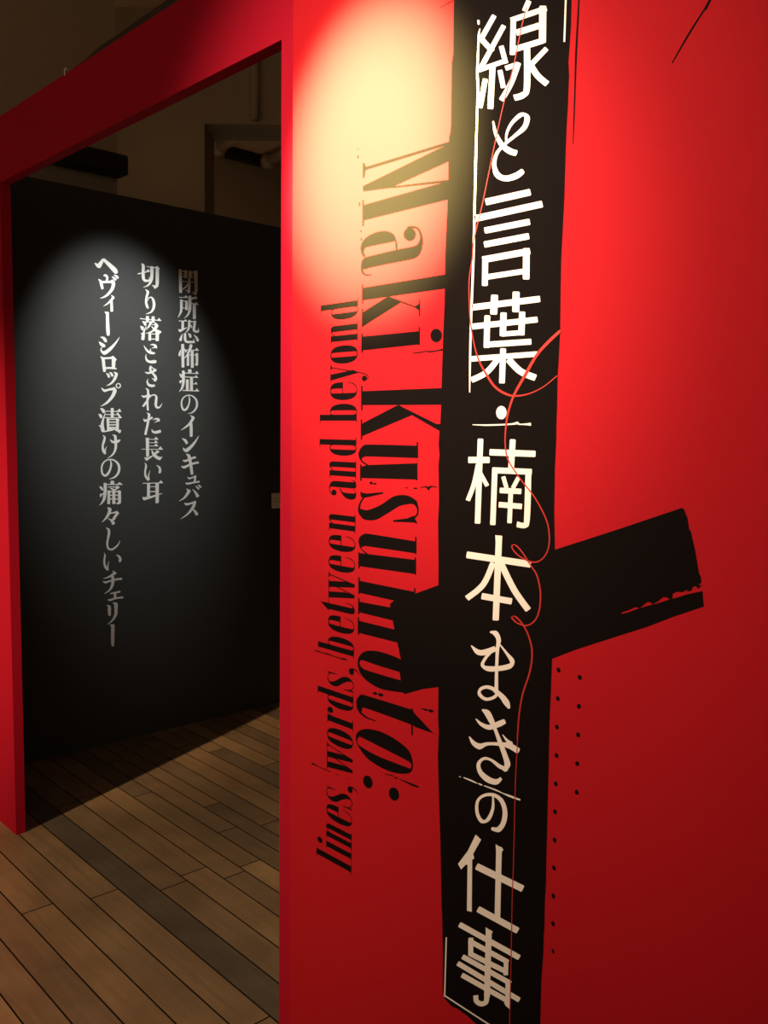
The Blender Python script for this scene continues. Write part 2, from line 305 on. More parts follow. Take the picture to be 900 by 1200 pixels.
DECALS = {
'title': [[-0.9696,2.1093,[["s",[-452,763,-733,469],[-357,695,-635,402]],["s",[-727,426,-465,144],[-640,458,-380,178]],["s",[-243,540,-750,-26],[-149,475,-652,-91]],["s",[-706,-92,-134,-99],[-742,-13,-169,-21]],["s",[-298,207,-188,-103],[-197,198,-87,-110]],["s",[-480,-26,-512,-729],[-354,-66,-385,-765]],["s",[-622,-210,-733,-654],[-514,-254,-623,-696]],["s",[-314,-168,-229,-474],[-210,-181,-126,-485]],["s",[254,765,167,627],[356,700,269,563]],["s",[-60,577,-63,8],[52,540,50,-26]],["s",[-40,498,672,461],[-78,589,636,549]],["s",[510,589,522,26],[649,544,661,-16]],["s",[80,262,557,234],[39,366,517,336]],["s",[10,20,625,-12],[-28,118,589,82]],["u",[223,93,245,-562,193,-645,28,-642],[349,56,372,-602,280,-740,73,-746]],["s",[-130,-221,136,-228],[-165,-137,102,-145]],["u",[74,-134,-74,-416,-270,-633],[179,-192,30,-479,-169,-701]],["s",[644,-66,336,-232],[716,-138,410,-306]],["u",[285,-225,456,-475,673,-677],[390,-204,549,-439,750,-626]]]],[-0.9705,1.962,[["t",[-388,510,-345,302,-213,74,-31,-81,115,-143],[-352,507,-275,307,-128,107,31,-8,147,-61]],["t",[-65,77,-49,241,57,371,235,446,281,416,245,300,56,194,-137,111,-305,-2,-371,-187,-301,-392,-75,-511,170,-514,303,-459],[-100,86,-100,263,1,416,202,514,387,411,332,237,103,144,-89,65,-241,-40,-281,-203,-206,-350,-72,-419,116,-412,237,-377]]]],[-0.973,1.818,[["s",[-456,613,487,612],[-491,726,454,719]],["s",[-694,377,730,385],[-729,490,698,492]],["s",[-467,149,488,150],[-497,254,460,251]],["s",[-470,-81,479,-75],[-499,24,452,26]],["s",[-516,-214,-510,-711],[-386,-232,-381,-726]],["s",[-499,-333,508,-319],[-529,-221,480,-212]],["s",[349,-199,361,-699],[484,-218,497,-715]],["s",[-421,-620,435,-614],[-442,-529,415,-527]]]],[-0.9733,1.656,[["s",[-712,515,734,525],[-733,622,715,625]],["s",[-300,745,-313,418],[-146,724,-158,399]],["s",[159,749,161,414],[306,731,309,399]],["s",[-704,193,694,206],[-722,293,678,299]],["s",[-437,412,-439,-134],[-308,399,-309,-143]],["s",[-407,-133,578,-139],[-418,-34,567,-45]],["s",[-87,432,-93,40],[47,417,42,28]],["s",[304,412,300,28],[433,398,429,16]],["s",[-48,29,403,26],[-59,112,392,107]],["s",[-73,-161,-81,-742],[52,-171,44,-749]],["s",[-715,-354,707,-339],[-727,-261,695,-253]],["u",[-157,-293,-403,-510,-733,-627],[-59,-360,-319,-589,-669,-718]],["u",[54,-387,325,-603,656,-727],[151,-314,400,-516,706,-631]]]],[-0.975,1.5327,[["p",[113,0,108,-34,93,-65,69,-90,39,-106,4,-111,-31,-106,-63,-90,-89,-65,-106,-34,-112,1,-108,36,-93,67,-68,91,-37,107,-3,112,32,106,64,90,89,65,106,34]]]],[-0.976,1.4148,[["s",[-499,737,-523,-739],[-372,735,-395,-731]],["s",[-705,307,-218,324],[-708,416,-221,430]],["u",[-526,303,-611,-42,-746,-340],[-424,290,-509,-59,-646,-361]],["s",[-483,145,-297,-90],[-402,184,-217,-51]],["s",[208,738,185,201],[331,735,309,201]],["s",[-229,455,746,456],[-227,562,747,558]],["s",[-160,249,-176,-735],[-41,251,-57,-728]],["s",[-160,155,680,164],[-158,255,682,260]],["u",[552,242,549,-560,530,-637,406,-624],[671,244,669,-557,593,-716,393,-722]],["s",[42,98,121,-95],[128,121,206,-71]],["s",[374,125,257,-62],[452,96,336,-90]],["s",[15,-176,476,-166],[17,-84,479,-76]],["s",[-2,-419,496,-415],[4,-326,502,-324]],["s",[208,-79,196,-671],[305,-77,294,-666]]]],[-0.9747,1.2513,[["s",[-55,733,-83,-742],[82,741,55,-724]],["s",[-721,269,691,267],[-701,388,707,379]],["u",[-159,272,-366,-127,-730,-416],[-41,244,-258,-173,-639,-483]],["u",[14,230,310,-182,627,-486],[134,292,422,-113,730,-409]],["s",[-355,-412,318,-406],[-333,-300,338,-298]],["p",[-69,736,87,729,71,657,-55,587]]]],[-0.9821,1.0952,[["t",[-58,593,21,567,85,489,77,312,72,-57,71,-407],[-50,623,95,644,185,517,150,322,141,-44,154,-389]],["t",[200,-401,85,-349,-99,-345,-265,-428,-300,-559,-133,-625,73,-546,186,-427],[147,-463,46,-416,-99,-404,-215,-458,-232,-518,-118,-567,39,-504,132,-399]],["t",[50,-428,191,-502,290,-594,376,-644],[109,-360,269,-424,395,-514,423,-613]],["t",[-487,279,-355,158,-151,179,79,291],[-471,295,-307,248,-178,276,36,373]],["t",[147,427,298,284,393,173,366,131,161,52,-75,0,-178,8,-111,131,6,259],[164,441,341,318,487,210,422,67,177,-32,-96,-91,-252,-18,-166,149,-36,281]]]],[-0.9746,0.9525,[["t",[-276,609,-210,552,-107,440,2,322,101,130,219,-97,257,-218,227,-320],[-256,639,-110,642,1,509,70,361,186,179,322,-41,384,-187,293,-327]],["t",[-416,417,-306,330,-104,306,126,416,256,504],[-403,431,-267,391,-107,394,78,500,209,573]],["t",[-564,58,-487,-60,-312,-103,-137,13,88,73,325,92,507,54],[-548,70,-422,13,-305,5,-149,69,92,133,358,191,564,159]],["t",[194,290,273,204,353,144],[205,300,313,244,417,221]],["t",[330,-247,168,-243,-29,-196,-217,-218,-365,-371,-325,-542,-134,-642,93,-622,210,-503],[298,-324,128,-312,-52,-243,-196,-262,-281,-364,-236,-473,-68,-532,82,-528,165,-468]]]],[-0.9759,0.8391,[["t",[16,263,4,53,-98,-160,-186,-214,-280,-115,-282,79,-160,209,29,275,181,232,255,87,232,-107,143,-241,33,-276],[53,274,69,63,-33,-184,-229,-287,-355,-152,-346,78,-187,250,47,339,253,299,355,129,336,-101,204,-305,25,-339]]]],[-0.9747,0.7105,[["p",[-352,742,-224,694,-400,369,-373,293,-421,252,-403,-719,-517,-743,-527,123,-576,97,-679,-28,-757,49,-529,376]],["s",[123,688,126,-644],[247,731,252,-594]],["p",[110,728,283,699,235,607,123,593]],["s",[-353,101,699,93],[-288,237,757,223]],["s",[-296,-672,616,-688],[-230,-541,677,-563]]]],[-0.9748,0.5479,[["s",[-725,488,668,482],[-664,605,721,592]],["s",[-63,708,-68,-554],[70,762,65,-492]],["p",[-69,758,94,743,40,650,-65,635]],["u",[-59,-514,-75,-622,-127,-660,-192,-663,-206,-577],[54,-478,20,-631,-137,-760,-290,-762,-322,-647]],["s",[-467,390,-463,78],[-349,441,-345,131]],["s",[-483,285,429,292],[-428,393,479,395]],["s",[-474,50,419,103],[-424,158,465,206]],["s",[357,323,356,62],[458,367,457,107]],["s",[-630,-84,500,-64],[-574,26,551,40]],["s",[-745,-265,694,-271],[-685,-154,746,-167]],["s",[-636,-441,451,-410],[-579,-330,503,-305]],["s",[406,-23,414,-427],[515,28,524,-373]],["p",[413,-389,523,-354,513,-485,425,-468,386,-433]]]]],
'rules': [[-1.0446,1.8767,[["t",[-9,2757,-25,2277,-7,1968,-7,1596,-21,779,-20,21,-26,-814,-48,-1939,-47,-2580,-32,-3083],[33,2744,22,2264,49,1954,35,1585,31,768,27,12,26,-822,-1,-1944,-4,-2583,-8,-3083]],["t",[-30,3083,-17,3026],[25,3069,25,3015]],["t",[20,2937,-7,2862,-9,2771],[48,2925,34,2846,32,2758]]]],[-0.8684,2.1348,[["t",[-13,355,-16,-72,-18,-345],[18,344,15,-82,14,-355]]]],[-0.995,0.5055,[["s",[-820,580,-832,-589],[-789,593,-801,-574]],["u",[-836,-577,256,-592,822,-581],[-819,-548,271,-565,836,-554]]]],[-0.9757,1.514,[["t",[-626,-23,-300,-36,198,-19,355,-7,396,-17,502,-18,626,-29],[-626,-12,-301,-11,195,5,353,35,400,4,501,6,625,18]]]],[-0.9827,0.8794,[["t",[-695,-8,-659,-9],[-689,4,-654,3]],["t",[-590,2,-409,-7,-268,-8],[-583,18,-396,21,-262,5]],["t",[-237,-7,-159,-10],[-226,17,-149,14]],["t",[-109,-3,145,-4,310,-9,467,-21,684,-15],[-103,13,155,20,316,6,480,14,694,12]]]]],
'thread': [[-0.9584,1.8657,[["t",[132,3072,84,2928,31,2752,-108,2211,-279,1732,-446,1138,-587,594,-698,170,-869,-391,-897,-702,-955,-1012,-950,-1366,-898,-1832,-735,-2376,-473,-2763,-303,-2930,-90,-3035,119,-3072,402,-3038,693,-2931,956,-2764],[145,3066,103,2919,50,2744,-89,2203,-259,1723,-426,1131,-567,587,-677,163,-845,-398,-874,-707,-931,-1016,-926,-1368,-875,-1831,-704,-2370,-430,-2745,-270,-2902,-72,-3001,118,-3041,393,-3018,681,-2917,943,-2750]]]],[-0.9122,1.0588,[["t",[502,6026,299,5886,58,5674,-186,5337,-396,5014,-507,4701,-542,4385,-527,4139,-452,3928,-200,3642,110,3350,351,3011,422,2749,402,2530,295,2369,125,2302,-117,2351,-279,2451,-311,2517,-247,2520,-106,2414,64,2225,194,2079,274,1816,267,1541,188,1342,29,1229,-167,1241,-273,1309,-216,1315,-68,1215,58,1045,137,799,106,461,-32,39,-93,-336,-113,-740,-106,-808,-122,-1286,-126,-1838,-121,-2947,-128,-3446,-121,-4347,-113,-5295,-112,-6025],[541,5990,344,5849,107,5645,-133,5312,-352,4998,-468,4694,-511,4384,-501,4142,-429,3938,-179,3655,131,3362,374,3020,447,2753,425,2526,311,2355,123,2278,-130,2332,-300,2436,-335,2524,-232,2539,-86,2429,85,2239,221,2090,303,1822,296,1541,212,1331,35,1206,-181,1217,-303,1298,-201,1339,-43,1233,86,1059,171,807,140,462,2,40,-63,-332,-87,-735,-89,-804,-104,-1282,-108,-1833,-103,-2941,-110,-3439,-103,-4340,-95,-5287,-94,-6016]]]]],
'banner': [[-0.9201,1.3434,[["p",[-1798,9124,-1819,8824,-1812,8032,-1837,7901,-1839,7417,-1829,6856,-1845,6720,-1868,6673,-1879,6517,-1867,5879,-1878,5526,-1878,5526,-1893,5171,-1907,4743,-1906,4311,-1903,3803,-1920,3294,-1933,2634,-1936,2339,-1938,2042,-1950,1700,-1968,1588,-1982,1334,-1956,1147,-1977,958,-1946,318,-1962,-62,-1919,-1128,-1931,-822,-1924,-1227,-2503,-1459,-3027,-1673,-3191,-1759,-3181,-1855,-3110,-2071,-3063,-2225,-2979,-2474,-2867,-2800,-2901,-3035,-2866,-3197,-2795,-3424,-2756,-3443,-2286,-3242,-1876,-3111,-1871,-3672,-1847,-3981,-1857,-4420,-1820,-5046,-1762,-5867,-1732,-6420,-1690,-7214,-1667,-7500,-1630,-8301,-1615,-8890,-1569,-9004,-1388,-9066,-1233,-9041,-1027,-9055,-775,-9107,-480,-9125,85,-9117,622,-9091,615,-8757,619,-8381,614,-7641,638,-7078,637,-6712,644,-6709,638,-6215,649,-5865,640,-5474,640,-4985,635,-4597,631,-3945,621,-3109,624,-2870,629,-2702,631,-2346,633,-2091,1081,-1856,1658,-1585,2321,-1277,2748,-1052,3192,-840,3175,-730,3163,-623,3042,-665,2924,-706,2793,-765,2659,-816,2524,-880,2387,-934,2187,-1016,1982,-1115,1882,-1154,1889,-1126,2002,-1078,2112,-1013,2187,-1016,2266,-945,2313,-904,2370,-907,2387,-930,2426,-906,2484,-868,2511,-842,2560,-798,2619,-790,2651,-814,2705,-799,2710,-726,2770,-689,2854,-684,2939,-633,2929,-666,2996,-636,3016,-580,3060,-570,3091,-601,3148,-544,3096,-544,3139,-504,3128,-428,3095,-372,3030,-81,2941,219,2926,211,2884,397,2863,430,2830,505,2791,524,1802,139,1286,-56,624,-304,588,316,576,985,586,1484,580,1650,582,2045,574,2472,584,2635,597,3155,582,3867,576,4253,597,5045,601,5171,601,5988,605,6299,617,6607,617,6700,620,7039,601,7229,627,7742,621,8322]]]]],
'stroke_a': [[-0.8455,2.0536,[["t",[3,1117,-9,759,-26,247,-23,-213,-22,-706,-19,-1115],[26,1109,21,749,9,236,4,-221,2,-712,-8,-1118]]]]],
'stroke_b': [[-0.653,2.0568,[["t",[286,397,201,288,135,193,109,160,-95,-79,-316,-387],[316,371,231,263,169,165,129,143,-71,-99,-301,-398]]]]],
'stroke_c': [[-1.1176,2.2341,[["t",[169,14,28,18,-178,-8],[177,-1,37,3,-170,-19]]]]],
'dots_l': [[-0.8434,1.1184,[["p",[32,17,37,2,36,-13,30,-27,19,-36,5,-39,-9,-37,-22,-29,-32,-17,-37,-1,-36,14,-29,27,-18,36,-5,40,10,37,23,29]]]],[-0.8433,1.0712,[["p",[32,17,37,2,36,-13,29,-27,18,-36,5,-40,-10,-38,-23,-30,-32,-18,-37,-3,-36,12,-30,26,-19,35,-5,39,10,37,23,29]]]],[-0.8433,1.0239,[["p",[33,18,37,3,36,-12,30,-26,19,-36,5,-40,-9,-38,-22,-31,-32,-19,-36,-4,-36,12,-29,25,-18,35,-4,39,10,38,23,30]]]],[-0.8424,0.9765,[["p",[33,19,37,4,36,-11,30,-25,19,-35,5,-40,-9,-38,-22,-31,-32,-19,-37,-4,-36,11,-29,25,-18,35,-4,40,10,39,23,31]]]],[-0.842,0.929,[["p",[32,20,37,5,36,-10,29,-24,18,-35,5,-40,-10,-39,-23,-32,-33,-20,-37,-5,-36,11,-30,25,-19,35,-5,40,10,39,23,32]]]],[-0.8417,0.8817,[["p",[31,20,36,5,36,-11,30,-26,20,-36,6,-41,-8,-40,-21,-32,-31,-20,-36,-4,-36,12,-30,26,-20,37,-6,42,8,40,21,33]]]],[-0.8408,0.8339,[["p",[31,21,36,5,36,-11,30,-26,20,-36,6,-42,-8,-41,-21,-33,-31,-21,-37,-5,-36,11,-30,26,-20,36,-6,42,8,40,21,33]]]],[-0.8402,0.7864,[["p",[31,22,36,7,36,-10,30,-25,20,-36,6,-41,-8,-40,-21,-34,-31,-21,-37,-6,-36,11,-30,25,-20,37,-6,42,8,41,21,34]]]],[-0.8399,0.7384,[["p",[32,23,37,7,36,-9,31,-24,20,-36,7,-42,-8,-41,-21,-35,-31,-23,-37,-7,-36,9,-30,24,-20,36,-6,42,8,41,22,35]]]],[-0.8387,0.6912,[["p",[31,23,36,8,36,-9,30,-24,20,-36,6,-42,-9,-42,-22,-36,-32,-24,-37,-8,-37,8,-31,24,-20,35,-7,41,8,41,21,35]]]],[-0.837,0.644,[["p",[21,16,27,1,29,-14,26,-27,20,-35,10,-39,-1,-37,-12,-29,-21,-16,-27,-2,-29,13,-27,26,-20,35,-11,39,1,36,12,28]]]]],
'dots_r': [[-0.8026,1.1149,[["p",[35,18,39,3,37,-12,30,-26,18,-36,3,-40,-12,-38,-25,-31,-34,-19,-39,-4,-37,11,-30,25,-18,35,-3,39,12,37,25,30]]]],[-0.8024,1.0681,[["p",[35,19,39,4,37,-11,30,-25,18,-35,3,-40,-12,-39,-25,-31,-34,-20,-39,-5,-37,11,-30,25,-18,35,-3,39,12,38,25,31]]]],[-0.8022,1.0215,[["p",[35,20,39,5,37,-10,30,-24,18,-35,3,-40,-12,-39,-25,-32,-35,-20,-39,-5,-37,10,-30,24,-18,35,-3,40,12,39,25,32]]]],[-0.802,0.9744,[["p",[35,21,39,6,37,-9,30,-24,18,-34,3,-40,-12,-39,-25,-33,-35,-21,-39,-6,-37,10,-30,24,-18,35,-3,40,12,39,25,33]]]],[-0.8013,0.9275,[["p",[35,22,39,7,37,-9,30,-23,18,-35,3,-40,-12,-40,-25,-34,-35,-22,-39,-8,-37,8,-30,23,-18,34,-3,40,12,39,25,33]]]]],
'latin': [[-1.2159,1.9519,[["p",[-1057,501,1073,505,1120,494,1121,454,-999,445]],["p",[-1161,595,-1115,586,-1080,520,-1000,486,-988,454,-1078,431,-1110,300,-1156,309]],["p",[913,448,1135,464,1143,174,-214,6,-277,-26,-1135,55,-1154,159]],["p",[-277,-1,1151,-147,1153,-191,-330,-27]],["p",[-1131,-199,915,-164,1152,-171,1160,-479,-1126,-492]],["p",[-1161,-101,-1115,-109,-1107,-596,-1153,-589]]]],[-1.2504,1.8359,[["t",[452,313,580,321,690,277,759,163,757,15],[433,371,583,363,730,298,818,164,848,6]],["b",[775,120,827,42,810,-96,721,-201,543,-232,203,-236,-498,-246,-708,-259,-807,-220,-826,-124,-769,-55,-626,-28,198,-4,589,-3,716,33]],["t",[-842,-181,-811,-316,-684,-387,-534,-395],[-773,-184,-754,-305,-671,-356,-536,-373]],["p",[656,200,649,164,627,134,593,112,549,101,499,102,449,115,404,139,368,171,344,208,335,247,342,284,364,314,400,336,444,346,494,345,544,332,588,308,624,276,648,239]],["b",[182,-2,182,-2,152,154,58,295,-132,377,-408,396,-690,340,-832,236,-847,106,-770,-25,-770,-25,-701,-19,-701,-19,-754,64,-732,121,-629,152,115,152,115,152,134,-2,134,-2]]]],[-1.2189,1.7412,[["p",[-1092,344,1115,349,1122,100,-1088,101]],["p",[-1122,412,-1076,407,-1070,38,-1116,43]],["p",[-424,97,-386,120,350,-138,451,-101,449,-23,480,-25,487,-329,456,-327,449,-226,351,-167]],["p",[-369,114,-12,-33,-1069,-400,-1085,-124]],["p",[-1115,-53,-1074,-56,-1068,-412,-1109,-409]]]],[-1.223,1.67,[["p",[-1048,122,499,117,504,-124,-1043,-147]],["p",[-1078,182,-1037,179,-1031,-193,-1072,-191]],["p",[492,193,522,190,530,-136,499,-134]],["p",[1078,-1,1072,-37,1053,-69,1022,-93,983,-108,939,-111,895,-102,855,-83,822,-54,801,-19,793,18,799,55,819,87,850,112,889,126,933,129,977,120,1017,100,1049,71,1070,37]]]],[-1.2191,1.534,[["p",[-1070,424,1087,432,1095,135,-1065,153]],["p",[-1106,526,-1065,525,-1058,52,-1099,52]],["p",[-98,119,-56,145,932,-205,1104,-223,1108,-365,884,-277]],["p",[-120,123,-39,145,344,-17,298,-53,-1061,-454,-1083,-212]],["p",[-1107,-127,-1066,-127,-1060,-524,-1101,-525]],["p",[680,-112,932,-213,1040,-205,1067,-98,1101,-99,1107,-347,983,-295,681,-156]]]],[-1.252,1.4401,[["b",[811,103,811,103,806,330,806,330,-491,326,-711,290,-821,178,-820,68,-718,-35,-553,-95,-553,-95,-530,-75,-530,-75,-689,-14,-737,39,-661,80,-487,93]],["p",[779,395,815,396,822,103,785,102]],["p",[-764,-119,-571,-77,793,6,805,-295,-760,-339]],["p",[772,9,808,11,815,-306,779,-307]],["p",[-782,-77,-741,-75,-735,-393,-777,-395]]]],[-1.2509,1.3539,[["p",[-779,262,-731,233,-572,227,-116,281,-116,254,-542,158,-688,133,-765,152]],["t",[-681,167,-791,41,-844,-109,-796,-219],[-637,150,-747,33,-773,-100,-688,-179]],["t",[-818,-119,-698,-281,-347,-278,-6,-129,307,30,512,85,693,105,797,47],[-775,-88,-609,-103,-437,-66,-158,41,185,218,516,258,758,184,835,69]],["t",[722,155,799,29,790,-75,668,-161],[791,175,845,36,827,-85,713,-189]],["p",[171,-239,548,-175,716,-113,828,-253,724,-239,523,-248,172,-270]]]],[-1.2513,1.2645,[["b",[803,83,803,83,798,307,798,307,-352,327,-614,322,-772,244,-812,140,-744,7,-566,-89,-566,-89,-543,-63,-543,-63,-685,-7,-721,37,-639,70,-463,80]],["p",[770,390,807,394,814,70,778,66]],["p",[-791,-82,-578,-75,801,-41,807,-306,-786,-346]],["p",[769,5,805,9,813,-317,776,-321]],["p",[-815,-72,-773,-68,-768,-388,-810,-393]]]],[-1.2517,1.1491,[["p",[-784,515,782,509,788,256,-780,273]],["p",[-803,580,-761,586,-756,248,-797,243]],["p",[770,575,807,580,809,486,772,481]],["p",[-777,92,186,114,674,117,680,-134,-774,-122]],["p",[-802,157,-760,163,-755,-159,-797,-166]],["p",[-771,-296,604,-300,609,-537,-767,-543]],["p",[-808,-229,-766,-222,-760,-578,-802,-586]],["p",[281,295,118,178,141,112,186,107,568,108,563,329]]]],[-1.2586,1.0313,[["b",[-723,-43,-723,-43,-714,98,-602,238,-413,323,-123,366,218,360,550,315,714,186,714,186,717,78,717,78,473,78,-118,83,-528,98,-635,85,-688,-7,-688,-7]],["b",[-724,18,-724,18,-692,-110,-582,-230,-343,-322,6,-366,563,-305,724,-264,724,-264,720,-83,720,-83,503,-80,-115,-84,-555,-70,-676,16,-676,16]]]],[-1.2259,0.9501,[["b",[533,233,533,233,-784,212,-975,172,-1081,32,-1043,-99,-945,-191,-945,-191,-898,-106,-750,-46,635,-63,635,-63]],["p",[500,260,577,178,1082,-82,598,-80,507,-33]],["p",[490,253,532,264,544,-253,501,-264]],["t",[-1076,-90,-977,-196,-788,-249,-516,-250],[-999,-48,-925,-156,-765,-215,-506,-229]]]],[-1.2525,0.8721,[["b",[-815,-5,-805,123,-685,237,-447,326,-39,362,413,301,715,186,822,-19,804,-172,804,-172,760,-138,760,-138,780,-77,693,-16,24,45,-610,99,-719,91,-779,17,-779,17]],["b",[-779,46,-779,46,-772,-27,-668,-94,-145,-152,669,-149,760,-138,814,-119,814,-119,794,-183,671,-266,370,-346,-26,-361,-436,-295,-709,-143,-821,6,-821,6]]]],[-1.2966,0.7955,[["p",[129,68,142,30,141,-10,127,-49,100,-84,63,-111,20,-127,-25,-130,-67,-121,-103,-100,-129,-69,-142,-31,-141,10,-127,50,-99,85,-62,111,-19,127,26,130,68,120,104,99]]]],[-1.2208,0.7938,[["p",[132,72,144,34,143,-6,127,-47,99,-83,62,-110,18,-127,-27,-132,-70,-124,-106,-103,-132,-72,-144,-34,-143,7,-127,48,-98,84,-60,111,-17,128,29,132,71,123,107,103]]]]],
'latin_specks': [[-1.3463,2.0402,[["s",[-14,12,-14,-6],[15,6,15,-12]]]],[-1.346,2.0254,[["s",[-21,34,-20,-25],[20,26,20,-34]]]],[-1.34,1.9353,[["s",[-21,41,-19,-34],[20,34,21,-41]]]],[-1.3351,1.8838,[["s",[-18,22,-17,-16],[17,17,18,-21]]]],[-1.3337,1.868,[["s",[-18,31,-17,-26],[17,26,18,-31]]]],[-1.1519,1.6443,[["t",[-388,-23,-221,-26,-20,-10,80,-26,279,-14,389,-9],[-389,-12,-226,-5,-23,8,78,-1,273,7,377,26]]]],[-1.2975,1.3979,[["p",[46,2,44,-6,37,-14,27,-21,15,-25,0,-28,-14,-27,-27,-24,-37,-18,-44,-11,-46,-3,-44,6,-38,14,-28,20,-15,25,0,27,14,26,27,23,37,18,44,10]]]],[-1.2872,1.3968,[["p",[58,3,55,-1,47,-6,34,-10,18,-13,1,-15,-17,-15,-33,-14,-46,-11,-54,-7,-57,-2,-54,2,-46,7,-33,11,-17,14,0,16,18,16,34,15,46,12,55,8]]]],[-1.1992,1.3937,[["t",[-35,-5,34,-7],[-34,6,35,8]]]],[-1.1753,1.3939,[["t",[-36,-15,37,-7],[-37,15,36,15]]]],[-1.1418,1.3965,[["t",[-205,-7,-66,8,1,-45,62,17,207,21],[-207,4,-61,33,-5,20,53,45,208,35]]]],[-1.2786,0.9817,[["p",[62,2,56,-7,44,-15,29,-22,10,-27,-10,-29,-28,-29,-44,-25,-56,-19,-62,-11,-62,-2,-55,7,-44,15,-28,23,-9,27,10,30,29,29,45,25,56,19,62,11]]]],[-1.2624,0.9825,[["p",[77,3,70,-7,56,-17,36,-25,13,-30,-11,-33,-35,-32,-55,-29,-70,-22,-78,-13,-78,-3,-71,8,-56,18,-37,26,-13,31,11,34,35,33,55,29,69,23,77,14]]]],[-1.1465,0.9817,[["t",[-42,-14,41,-2],[-40,2,43,14]]]],[-1.1392,0.9819,[["p",[60,3,55,-4,45,-9,30,-14,13,-18,-6,-20,-24,-19,-40,-17,-52,-14,-59,-8,-60,-2,-55,4,-45,10,-30,15,-13,18,6,20,24,20,40,18,52,14,59,9]]]],[-1.1259,0.9828,[["p",[70,3,64,-5,51,-13,34,-20,14,-25,-8,-27,-29,-27,-47,-24,-61,-18,-68,-11,-69,-2,-63,6,-50,14,-33,21,-13,26,9,28,30,28,48,24,61,19,69,12]]]],[-1.2364,0.8279,[["t",[-129,-22,95,0,125,3],[-125,-9,103,22,130,12]]]],[-1.2159,0.8277,[["t",[-43,-18,35,-9],[-33,12,44,17]]]],[-1.1803,0.8276,[["t",[-264,-1,-81,-13,78,-23,253,-10],[-258,12,-67,17,99,23,265,20]]]]],
'sub_specks': [[-1.4165,1.0323,[["t",[-540,-1,-444,-11,-258,-13,-106,-9,49,-12,250,-14,350,-23,420,-15,535,-13],[-535,10,-431,17,-251,4,-94,19,57,5,258,3,357,1,434,22,540,-5]]]],[-1.4451,0.7825,[["t",[-322,-4,-273,-21,-158,-12,2,-13,132,-15,315,-12],[-305,18,-246,20,-147,7,11,2,142,4,322,1]]]],[-1.3929,0.7822,[["t",[-53,-3,48,-7],[-48,6,53,2]]]],[-1.3797,0.7823,[["t",[-20,-5,17,-5],[-17,2,21,4]]]],[-1.3592,0.7831,[["t",[-50,-7,48,2],[-48,-2,50,8]]]]],
